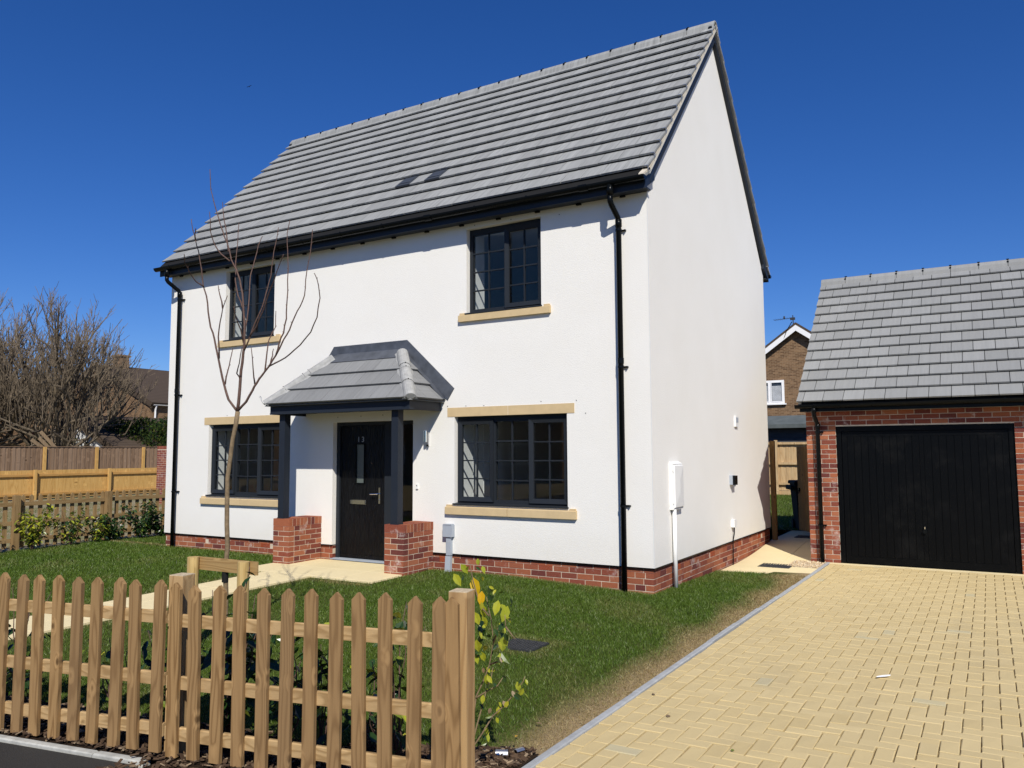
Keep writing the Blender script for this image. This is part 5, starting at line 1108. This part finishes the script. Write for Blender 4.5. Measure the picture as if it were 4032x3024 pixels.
# ------------------------------------------------------------------ gate, bin, rear garden
gate = thing('side_gate', 'timber side gate standing open between house and garage', 'gate', (10.16, 6.15, -.22))
ga = Vector((10.16, 6.17, 0)); gb = Vector((9.60, 7.0, 0)); gdv = (gb-ga).normalized(); gl = (gb-ga).length; gn = Vector((gdv.y, -gdv.x, 0)); ma = math.atan2(gdv.y, gdv.x)
for i in range(9):
    c = ga+gdv*(gl*(i+.5)/9); put('board', bmesh_cached((gl/9-.004, .02, 1.60), 'gate', 0, .002, i % 3), gate, T(c.x, c.y, .685) @ Matrix.Rotation(ma, 4, 'Z'))
for z in (-.02, .68, 1.36): c = (ga+gb)/2+gn*.032; MB().mbox(T(c.x, c.y, z) @ Matrix.Rotation(ma, 4, 'Z'), (gl-.04, .035, .09)).build('ledge', 'gate', gate)
c = ga+gdv*(gl-.10)-gn*.02; MB().tube([c+Vector((0, 0, .66)), c+Vector((0, 0, .66))-gn*.02], .035, 12).tube([tuple(c-gn*.02+gdv*.03*math.cos(t)+Vector((0, 0, .62+.035*math.sin(t)))) for t in np.linspace(0, 6.28, 12)], .007, 6).build('ring_latch', 'black', gate)
tag(MB().box(9.293, 9.375, 6.06, 6.15, -.4, 1.59).build('gate_post', 'gate'), 'timber gate post fixed to the back corner of the house', 'post')
tag(MB().box(10.20, 10.29, 6.06, 6.15, -.4, 1.59).build('gate_post', 'gate'), 'timber gate post fixed to the garage wall', 'post')
bn = thing('wheelie_bin', 'black wheelie bin half hidden behind the open gate', 'bin', (9.52, 8.2, -.21))
mb = MB(); b0, b1 = (.21, .23), (.27, .29); v = [(sx*b0[0], sy*b0[1], 0) for sx, sy in ((-1, -1), (1, -1), (1, 1), (-1, 1))]+[(sx*b1[0], sy*b1[1], .93) for sx, sy in ((-1, -1), (1, -1), (1, 1), (-1, 1))]
bm_ = T(9.52, 8.2, -.21) @ Matrix.Rotation(.4, 4, 'Z'); mb.add([bm_ @ Vector(p) for p in v], [(0, 3, 2, 1), (0, 1, 5, 4), (1, 2, 6, 5), (2, 3, 7, 6), (3, 0, 4, 7), (4, 5, 6, 7)]).build('body', 'rubber', bn)
MB().mbox(bm_ @ T(0, 0, .965), (.60, .64, .07), .02).build('lid', 'rubber', bn); MB().mbox(bm_ @ T(0, .34, .88), (.5, .05, .05)).mbox(bm_ @ T(-.33, 0, .86), (.06, .5, .09)).build('handle', 'rubber', bn)
for sx in (-1, 1): p = bm_ @ Vector((sx*.25, .26, .1)); q = bm_ @ Vector((sx*.20, .26, .1)); MB().tube([p, q], .10, 14).build('wheel', 'rubber', bn)
rf = thing('garden_fence', 'pale close-board fence at the back of the rear garden', 'fence', (7, 21.3, -.2), 'close-board fences')
x = 2.5; i = 0
while x < 11.5: put('board', bmesh_cached((.108, .02, 1.76), 'rear', 0, .003, i % 4), rf, T(x, 21.33+.012*(i % 2), .83)); x += .098; i += 1
for z in (1.64, .9, .16): B('rail', 'rear', rf, 2.5, 11.5, 21.24, 21.315, z, z+.085)
for x in (3.05, 6.05, 9.05): B('post', 'rear', rf, x-.05, x+.05, 21.13, 21.238, -.4, 1.80)
B('gravel_board', 'rear', rf, 2.5, 11.5, 21.25, 21.3, -.25, -.06)
sh = thing('shed', 'black timber shed with grey felt roof behind the rear fence', 'shed', (6.6, 24, -.2))
B('wall', 'shed', sh, 4.4, 9.4, 23.6, 26, -.3, 2.38)
for i in range(9): MB().prism([(4.38, 23.6, .45+.215*i), (4.38, 23.565, .45+.215*i), (4.38, 23.598, .455+.215*(i+1)), (4.38, 23.6, .455+.215*(i+1))], (5.04, 0, 0)).build('board', 'shed', sh)
MB().prism([(4.1, 23.15, 2.33), (4.1, 23.15, 2.42), (4.1, 24.9, 2.86), (4.1, 26.4, 2.42), (4.1, 26.4, 2.33)], (5.6, 0, 0)).build('roof', 'felt', sh); B('fascia', 'felt', sh, 4.08, 9.72, 23.13, 23.15, 2.30, 2.45)

# ------------------------------------------------------------------ houses beyond
def gable_house(loc, label, x0, x1, xa, y0, y1, ze, zr, wallmat, sidemat, roofmat, trim, over=.25, grp='houses beyond the plot', name='brick_house'):
    t = thing(name, label, 'house', loc, grp)
    mb = MB(); mb.quad((x0, y0, -.4), (x1, y0, -.4), (x1, y0, ze), (xa, y0, zr), (x0, y0, ze)); mb.quad((x0, y1, -.4), (x1, y1, -.4), (x1, y1, ze), (xa, y1, zr), (x0, y1, ze)); mb.quad((x1, y0, -.4), (x1, y1, -.4), (x1, y1, ze), (x1, y0, ze)); mb.quad((x0, y0, -.4), (x0, y1, -.4), (x0, y1, ze), (x0, y0, ze)); mb.build('wall', wallmat, t)
    def slope(xe, s): 
        d = Vector((xa-xe, 0, zr-ze)); n = Vector((-d.z, 0, d.x)).normalized(); n = n if n.z > 0 else -n; e = Vector((xe, 0, ze))-d.normalized()*.35
        p = [e+n*.02, Vector((xa, 0, zr))+n*.02+d.normalized()*.02, Vector((xa, 0, zr))+n*.16+d.normalized()*.1, e+n*.16]
        return MB().prism([(q.x, y0-over, q.z) for q in p], (0, y1-y0+2*over, 0)).build('roof', roofmat, t)
    r1 = slope(x1, 1); r0 = slope(x0, -1)
    for xe in (x0, x1):
        d = Vector((xa-xe, 0, zr-ze)).normalized(); n = Vector((-d.z, 0, d.x)); n = n if n.z > 0 else -n; e = Vector((xe, 0, ze))-d*.33; a = Vector((xa, 0, zr))
        MB().prism([(q.x, y0-over-.03, q.z) for q in (e-n*.17, a-Vector((0, 0, .17/abs(n.z))), a+Vector((0, 0, .05/abs(n.z))), e+n*.05)], (0, .028, 0)).build('bargeboard', trim, t)
    return t
def far_window(t, x0, x1, z0, z1, y, mid=None, blind=True, nx=None):
    """window in a wall that faces -y"""
    w_ = MB().box(x0, x0+.07, y-.06, y-.005, z0, z1).box(x1-.07, x1, y-.06, y-.005, z0, z1).box(x0+.07, x1-.07, y-.06, y-.005, z1-.07, z1).box(x0+.07, x1-.07, y-.06, y-.005, z0, z0+.07).box((x0+x1)/2-.04, (x0+x1)/2+.04, y-.06, y-.005, z0+.07, z1-.07).build('window', 'farwhite', t)
    for a, b in ((x0+.07, (x0+x1)/2-.04), ((x0+x1)/2+.04, x1-.07)):
        MB().quad((a, y-.02, z0+.07), (b, y-.02, z0+.07), (b, y-.02, z1-.07), (a, y-.02, z1-.07)).build('pane', 'farglass', w_)
        if blind:
            mb = MB(); z = z0+.1
            while z < z1-.28: mb.box(a+.05, b-.06, y-.032, y-.022, z, z+.032); z += .055
            mb.build('blind', 'blind', w_)
        MB().box(a+.0, a+.045, y-.075, y-.06, z0+.07, z1-.07).box(b-.045, b, y-.075, y-.06, z0+.07, z1-.07).box(a+.045, b-.045, y-.075, y-.06, z1-.115, z1-.07).box(a+.045, b-.045, y-.075, y-.06, z0+.07, z0+.115).build('sash', 'farwhite', w_)
    B('sill', 'farwhite', w_, x0-.06, x1+.08, y-.13, y-.005, z0-.06, z0)
hb = gable_house((5.2, 34, -.3), 'brown brick house with white bargeboard and aerial behind the rear fence', 1.75, 8.75, 5.25, 30, 39, 4.75, 7.28, 'farbrick', 'farbrick_side', 'farroof', 'farwhite', .3, 'houses beyond the plot')
far_window(hb, 3.25, 4.58, 3.66, 4.78, 30)
an = MB().tube([(5.12, 29.9, 7.2), (5.1, 29.9, 7.85)], .022, 6).tube([(5.15, 29.9, 7.72), (4.25, 29.75, 7.66)], .012, 5).box(4.98, 5.2, 29.86, 29.93, 7.62, 7.74)
for i in range(8): x = 4.3+.1*i; an.tube([(x, 29.45+.01*i, 7.663+.006*i), (x, 30.05, 7.663+.006*i)], .006, 4)
an.tube([(4.75, 29.66, 7.69), (4.75, 29.68, 7.79)], .04, 6)
an.build('aerial', 'iron', hb); MB().tube([(5.1, 29.66, 7.5), (4.85, 29.66, 7.1), (4.62, 29.7, 6.55)], .02, 5).build('cable', 'black', hb)
MB().box(1.3, 8.9, 27.6, 30, -.3, 2.45).build('outbuilding', 'farbrick', hb) if False else None
# left: gable house behind the bare tree
hl = gable_house((-40, 28, -.3), 'long brown brick house with dark tiled roof and chimneys behind the bare tree', -46.4, -33.7, -40, 23, 45, 4.72, 7.45, 'farbrick', 'farbrick_side', 'farroof', 'farroof', .1)
for y, z in ((33.2, 8.6), (24.6, 8.3)):
    cx = -40; ch_ = MB().box(cx-.45, cx+.45, y, y+.7, 6.9, z).box(cx-.52, cx+.52, y-.07, y+.77, z, z+.12).build('chimney', 'farbrick', hl); MB().tube([(cx, y+.3, z+.1), (cx, y+.3, z+.5)], .12, 8).tube([(cx, y+.3, z+.5), (cx, y+.3, z+.62)], .2, 8).build('flue', 'steel', hl)
MB().tube([(-33.45, 23.05, 4.62), (-33.45, 45, 4.62)], .09, 6).build('gutter', 'farwhite', hl); MB().tube([(-33.45, 23.3, 4.6), (-33.55, 23.3, 4.2), (-33.62, 23.3, .0)], .06, 6).build('downpipe', 'farwhite', hl)
for y in (24.6, 28.5): w_ = MB().box(-33.69, -33.6, y, y+2.2, 2.9, 4.2).build('window', 'farwhite', hl); MB().quad((-33.59, y+.12, 3.02), (-33.59, y+1.05, 3.02), (-33.59, y+1.05, 4.08), (-33.59, y+.12, 4.08)).quad((-33.59, y+1.15, 3.02), (-33.59, y+2.08, 3.02), (-33.59, y+2.08, 4.08), (-33.59, y+1.15, 4.08)).build('pane', 'farglass', w_)
hl2 = gable_house((-55, 20, -.3), 'brown brick house mostly hidden by the bare tree at the left edge', -60, -48.5, -54, 17.5, 30, 4.7, 7.3, 'farbrick', 'farbrick_side', 'farroof', 'farroof', .1)
far_window(hl2, -52.4, -50.2, 2.6, 3.9, 17.5, blind=False); MB().tube([(-48.8, 17.3, 4.5), (-48.8, 17.3, 0)], .07, 6).build('downpipe', 'farwhite', hl2)
gl_ = gable_house((-29.2, 18.5, -.3), 'low white-boarded outbuilding with dark tiled roof beyond the brown fence', -34.5, -27.0, -30.9, 16.3, 22, 1.75, 3.42, 'farwhite', 'farwhite', 'farroof', 'farroof', .15, None, 'outbuilding')
for i in range(14): B('board', 'farwhite', gl_, -30.9, -27.05, 16.28, 16.298, .0+.15*i, .0+.15*i+.135) if .15*i+.15 < 1.75 else None
B('tile_hung_wall', 'redhang', gl_, -34.6, -30.95, 16.1, 16.29, -.3, 2.7)

for i_, (xa_, lb_) in enumerate(((-14, 'brick house across the road, seen only as a reflection in the lower right window'), (-36, 'brick house across the road, seen only as a reflection in the lower left window'))):
    ho = gable_house((xa_, -33, -.3), lb_, xa_-7, xa_+7, xa_, -40, -29, 4.9, 7.6, 'farbrick', 'farbrick_side', 'farroof', 'farwhite', .2, 'houses beyond the plot')
    for wx in (-4.5, 0, 4.5):
        for wz in (.7, 3.1): w_ = MB().box(xa_+wx-.8, xa_+wx+.8, -28.99, -28.93, wz, wz+1.2).build('window', 'farwhite', ho); MB().quad((xa_+wx-.7, -28.92, wz+.1), (xa_+wx+.7, -28.92, wz+.1), (xa_+wx+.7, -28.92, wz+1.1), (xa_+wx-.7, -28.92, wz+1.1)).build('pane', 'farglass', w_)
# ------------------------------------------------------------------ fences and wall on the left
of = thing('board_fence', 'low honey-coloured board fence with two rails beyond the rough plot', 'fence', (-18, 9, -.28), 'close-board fences')
y = -2.0; i = 0
while y < 16: put('board', bmesh_cached((.02, .125, 1.06), 'orange', 0, .002, i % 4), of, T(-18.06, y, .29)); y += .124; i += 1
for y0 in np.arange(-1.45, 16, 2.95): 
    MB().box(-17.98, -17.88, y0-.05, y0+.05, -.5, .84).build('post', 'orange', of)
    for z in (.59, -.12): B('rail', 'orange_rail', of, -18.045, -17.985, y0+.052, y0+2.898, z, z+.075)
bf = thing('board_fence', 'tall weathered brown close-board fence behind the honey fence', 'fence', (-23, 9, -.28), 'close-board fences')
y = -2.0; i = 0
while y < 19: put('board', bmesh_cached((.022, .118, 2.0), 'brown', 0, .004, i % 5), bf, T(-23.06+.016*(i % 2), y, .73+.01*math.sin(i*7.1))); y += .103; i += 1
for y0 in np.arange(-1.5, 19, 2.4): B('post', 'orange', bf, -23.02, -22.93, y0-.06, y0+.06, -.4, 1.745)
B('capping', 'brown', bf, -23.1, -23.0, -2, 19, 1.745, 1.77)
bw = thing('brick_wall', 'end of a dark red brick garden wall left of the house', 'wall', (-10.2, 8.05, -.28))
B('core', 'mortar', bw, -11.46, -9.0, 7.923, 8.13, -.4, 1.56)
WB = Pieces('brick', 'brick2', 300, 0, .002); z = -.33; n = 0
while z < 1.54:
    x = -11.466-(.1125 if n % 2 else 0)
    while x < -9.05: a, b = max(x, -11.466), min(x+.215, -9.0); WB.add(T((a+b)/2, 7.92+.051, z+.0325), (b-a, .1025, .065), bw); x += .225
    z += .075; n += 1
x = -11.466
while x < -9.05: WB.add(T(x+.0325, 8.025, 1.62), (.065, .215, .1025), bw); x += .075
WB.finish(bw)
pk = [((-23.9, 11.45, 1.33), (-23.95, 10.42, 2.07), 'pale short plank leaning behind the brown fence'), ((-23.8, 11.66, 1.2), (-23.9, 10.72, 2.15), 'pale wide plank leaning behind the brown fence, middle of three'), ((-23.7, 11.75, 1.3), (-23.9, 10.77, 2.44), 'long dark plank leaning behind the brown fence')]
for a, b, lb in pk: tag(MB().bar(a, b, .16, .04, (1, 0, 0)).build('plank', 'plank'), lb, 'plank', 'planks leaning behind the fence')

# ------------------------------------------------------------------ big bare tree and conifer on the left
def bare_tree(name, label, base, rx, rz, zc, seed):
    """many-stemmed old tree: spreading limbs, then upright straight shoots ending on a dome"""
    rg = random.Random(seed); t = thing(name, label, 'tree', base, 'trees beyond the fences'); big = MB(); tw = MB(); b = Vector(base); cen = b+Vector((0, 0, zc))
    def reach(p, d):      # distance from p along d to the dome
        q = Vector(((p.x-cen.x)/rx, (p.y-cen.y)/rx, (p.z-cen.z)/rz)); e = Vector((d.x/rx, d.y/rx, d.z/rz)); A, Bq, Cq = e.dot(e), q.dot(e), q.dot(q)-1
        D_ = Bq*Bq-A*Cq; return (-Bq+math.sqrt(D_))/A if D_ > 0 else 0
    def limb(p, d, L, r0, r1, n, wob, lift, mb, sides):
        pts = [p.copy()]; q = p.copy(); dd = d.copy()
        for i in range(n): dd = (dd+Vector((rg.gauss(0, wob), rg.gauss(0, wob), rg.gauss(lift, wob*.6)))).normalized(); q = q+dd*(L/n); pts.append(q.copy())
        mb.tube(pts, [lerp(r0, r1, i/n) for i in range(n+1)], sides, cap=False); return pts, dd
    def along(pts, t_): f = t_*(len(pts)-1); k = min(len(pts)-2, int(f)); return pts[k].lerp(pts[k+1], f-k), (pts[k+1]-pts[k]).normalized()
    def shoot(p, up_, Lmax):
        a = rg.uniform(0, 6.283); out = Vector((p.x-cen.x, p.y-cen.y, 0)); out = out.normalized() if out.length > .1 else out
        d = (Vector((math.cos(a)*.28, math.sin(a)*.28, up_))+out*.42).normalized()
        if p.z < b.z+2.6 and rg.random() < .75: return
        L = min(Lmax, reach(p, d)*rg.uniform(.78, 1.06))
        if L < .35: return
        pts, _ = limb(p, d, L, .026, .012, 4, .07, .05, tw, 4)
        for i in range(int(2+L*2.6)):
            q, e = along(pts, rg.uniform(.15, .95)); a2 = rg.uniform(0, 6.283); s_ = Matrix.Rotation(a2, 3, e) @ e.orthogonal().normalized(); limb(q, (e+s_*rg.uniform(.4, .9)).normalized(), rg.uniform(.25, .75), .014, .009, 2, .08, .08, tw, 3)
    for i in range(24):
        a = 2.4*i+rg.uniform(-.2, .2); el = (.40, .95, .62, 1.25, .50, .8, 1.1)[i % 7]; d = Vector((math.cos(a)*math.cos(el), math.sin(a)*math.cos(el), math.sin(el)))
        p = b+Vector((rg.uniform(-.35, .35), rg.uniform(-.35, .35), rg.uniform(.3, 1.0))); L = reach(p, d)*rg.uniform(.62, .8); pts, dd = limb(p, d, L, .10, .045, 6, .10, .05, big, 6)
        for k in range(6):
            t_ = rg.uniform(.4, 1); q, e = along(pts, t_); s_ = Matrix.Rotation(rg.uniform(0, 6.283), 3, e) @ e.orthogonal().normalized(); L2 = min(rg.uniform(1.0, 2.4), max(.4, reach(q, (e+s_).normalized())*.75)); p2, d2 = limb(q, (e*.7+s_*rg.uniform(.6, 1.1)).normalized(), L2, .055, .03, 4, .16, .08, big, 5)
            for j in range(4): q2, _ = along(p2, rg.uniform(.2, 1)); shoot(q2, rg.uniform(.7, 1.3), 2.5)
        for j in range(5): q2, _ = along(pts, rg.uniform(.5, 1)); shoot(q2, 1.0, 2.8)
    big.tube([b+Vector((0, 0, -.6)), b+Vector((0, 0, .5)), b+Vector((.1, 0, 1.2))], [.6, .5, .35], 10)
    big.build('trunk', 'bark_old', t); tw.build('crown', 'twig_old', t); return t
bare_tree('bare_tree', 'large rounded bare tree beyond the brown fence, in front of the long house', (-30.2, 15.0, .2), 5.1, 6.1, 5.0, 5)
bare_tree('bare_tree', 'tall bare tree at the left edge of the picture', (-32.3, 12.1, .2), 4.7, 6.3, 5.0, 9)
def conifer(name, label, base, lobes, n, seed):
    rg = random.Random(seed); t = thing(name, label, 'bush', base, 'trees beyond the fences'); mb = MB(); core = MB(); b = Vector(base)
    for (ox, oy, oz, rx, rz) in lobes:
        for i in range(n):
            a = rg.uniform(0, 6.283); u = rg.uniform(-.6, 1); rr = math.sqrt(max(0, 1-u*u))*rg.uniform(.72, 1.05)*(1+.25*math.sin(3*a+ox)+.15*math.sin(7*a)); c = b+Vector((ox+math.cos(a)*rr*rx, oy+math.sin(a)*rr*rx, oz+u*rz*rg.uniform(.85, 1.08)))
            d = Vector((math.cos(a)*.6+rg.gauss(0, .3), math.sin(a)*.6+rg.gauss(0, .3), .7+rg.gauss(0, .3))).normalized(); s_ = d.orthogonal().normalized(); s_ = Matrix.Rotation(rg.uniform(0, 6), 3, d) @ s_; L = rg.uniform(.09, .21); wd = L*.3
            mb.add([c, c+d*L*.5+s_*wd, c+d*L, c+d*L*.5-s_*wd], [(0, 1, 2, 3)])
        core.tube([b+Vector((ox, oy, -.3)), b+Vector((ox, oy, oz+rz*.5))], [.12, .03], 6)
    mb.build('crown', 'conifer', t, rnd=True); core.build('trunk', 'bark_old', t); return t
conifer('conifer_bush', 'dense dark green conifer bush beside the house corner beyond the fence', (-28.8, 18.2, -.2), [(-1.7, -.9, 1.4, 1.2, 1.5), (-.5, -.2, 1.9, 1.3, 1.55), (.9, .4, 1.8, 1.3, 1.7), (2.2, 1.2, 1.9, 1.3, 1.6), (3.4, 1.9, 1.8, 1.2, 1.6), (-.9, -1.2, .9, 1.0, 1.1), (1.0, -.5, .8, 1.2, 1.0)], 3200, 3)
conifer('low_bush', 'small leafy bush in front of the white outbuilding', (-31.2, 14.8, .4), [(0, 0, 1.0, .7, .75), (.8, .2, .8, .5, .6)], 900, 4)

# ------------------------------------------------------------------ bird
bd = MB(); bc = Vector((-18.2, 17.17, 19.77)); ax = (rt*.93+Vector((0, 0, .38))).normalized(); k_ = .5
bd.tube([bc-fw*.10*k_, bc-fw*.04*k_, bc+fw*.06*k_, bc+fw*.14*k_], [.01*k_, .04*k_, .035*k_, .008*k_], 6)
for s_ in (-1, 1):
    w0 = bc+ax*s_*.02*k_; w1 = bc+ax*s_*.14*k_+Vector((0, 0, .04*k_)); w2 = bc+ax*s_*.26*k_
    bd.add([w0-fw*.06*k_, w0+fw*.06*k_, w1+fw*.05*k_, w1-fw*.05*k_, w2+fw*.03*k_, w2+Vector((0, 0, .02*k_))], [(0, 1, 2, 3), (3, 2, 4, 5)])
tag(bd.build('bird', 'rubber'), 'small dark bird flying high in the sky on the left', 'bird')
for r_ in ROOTS:
    if '_w' in r_: del r_['_w']
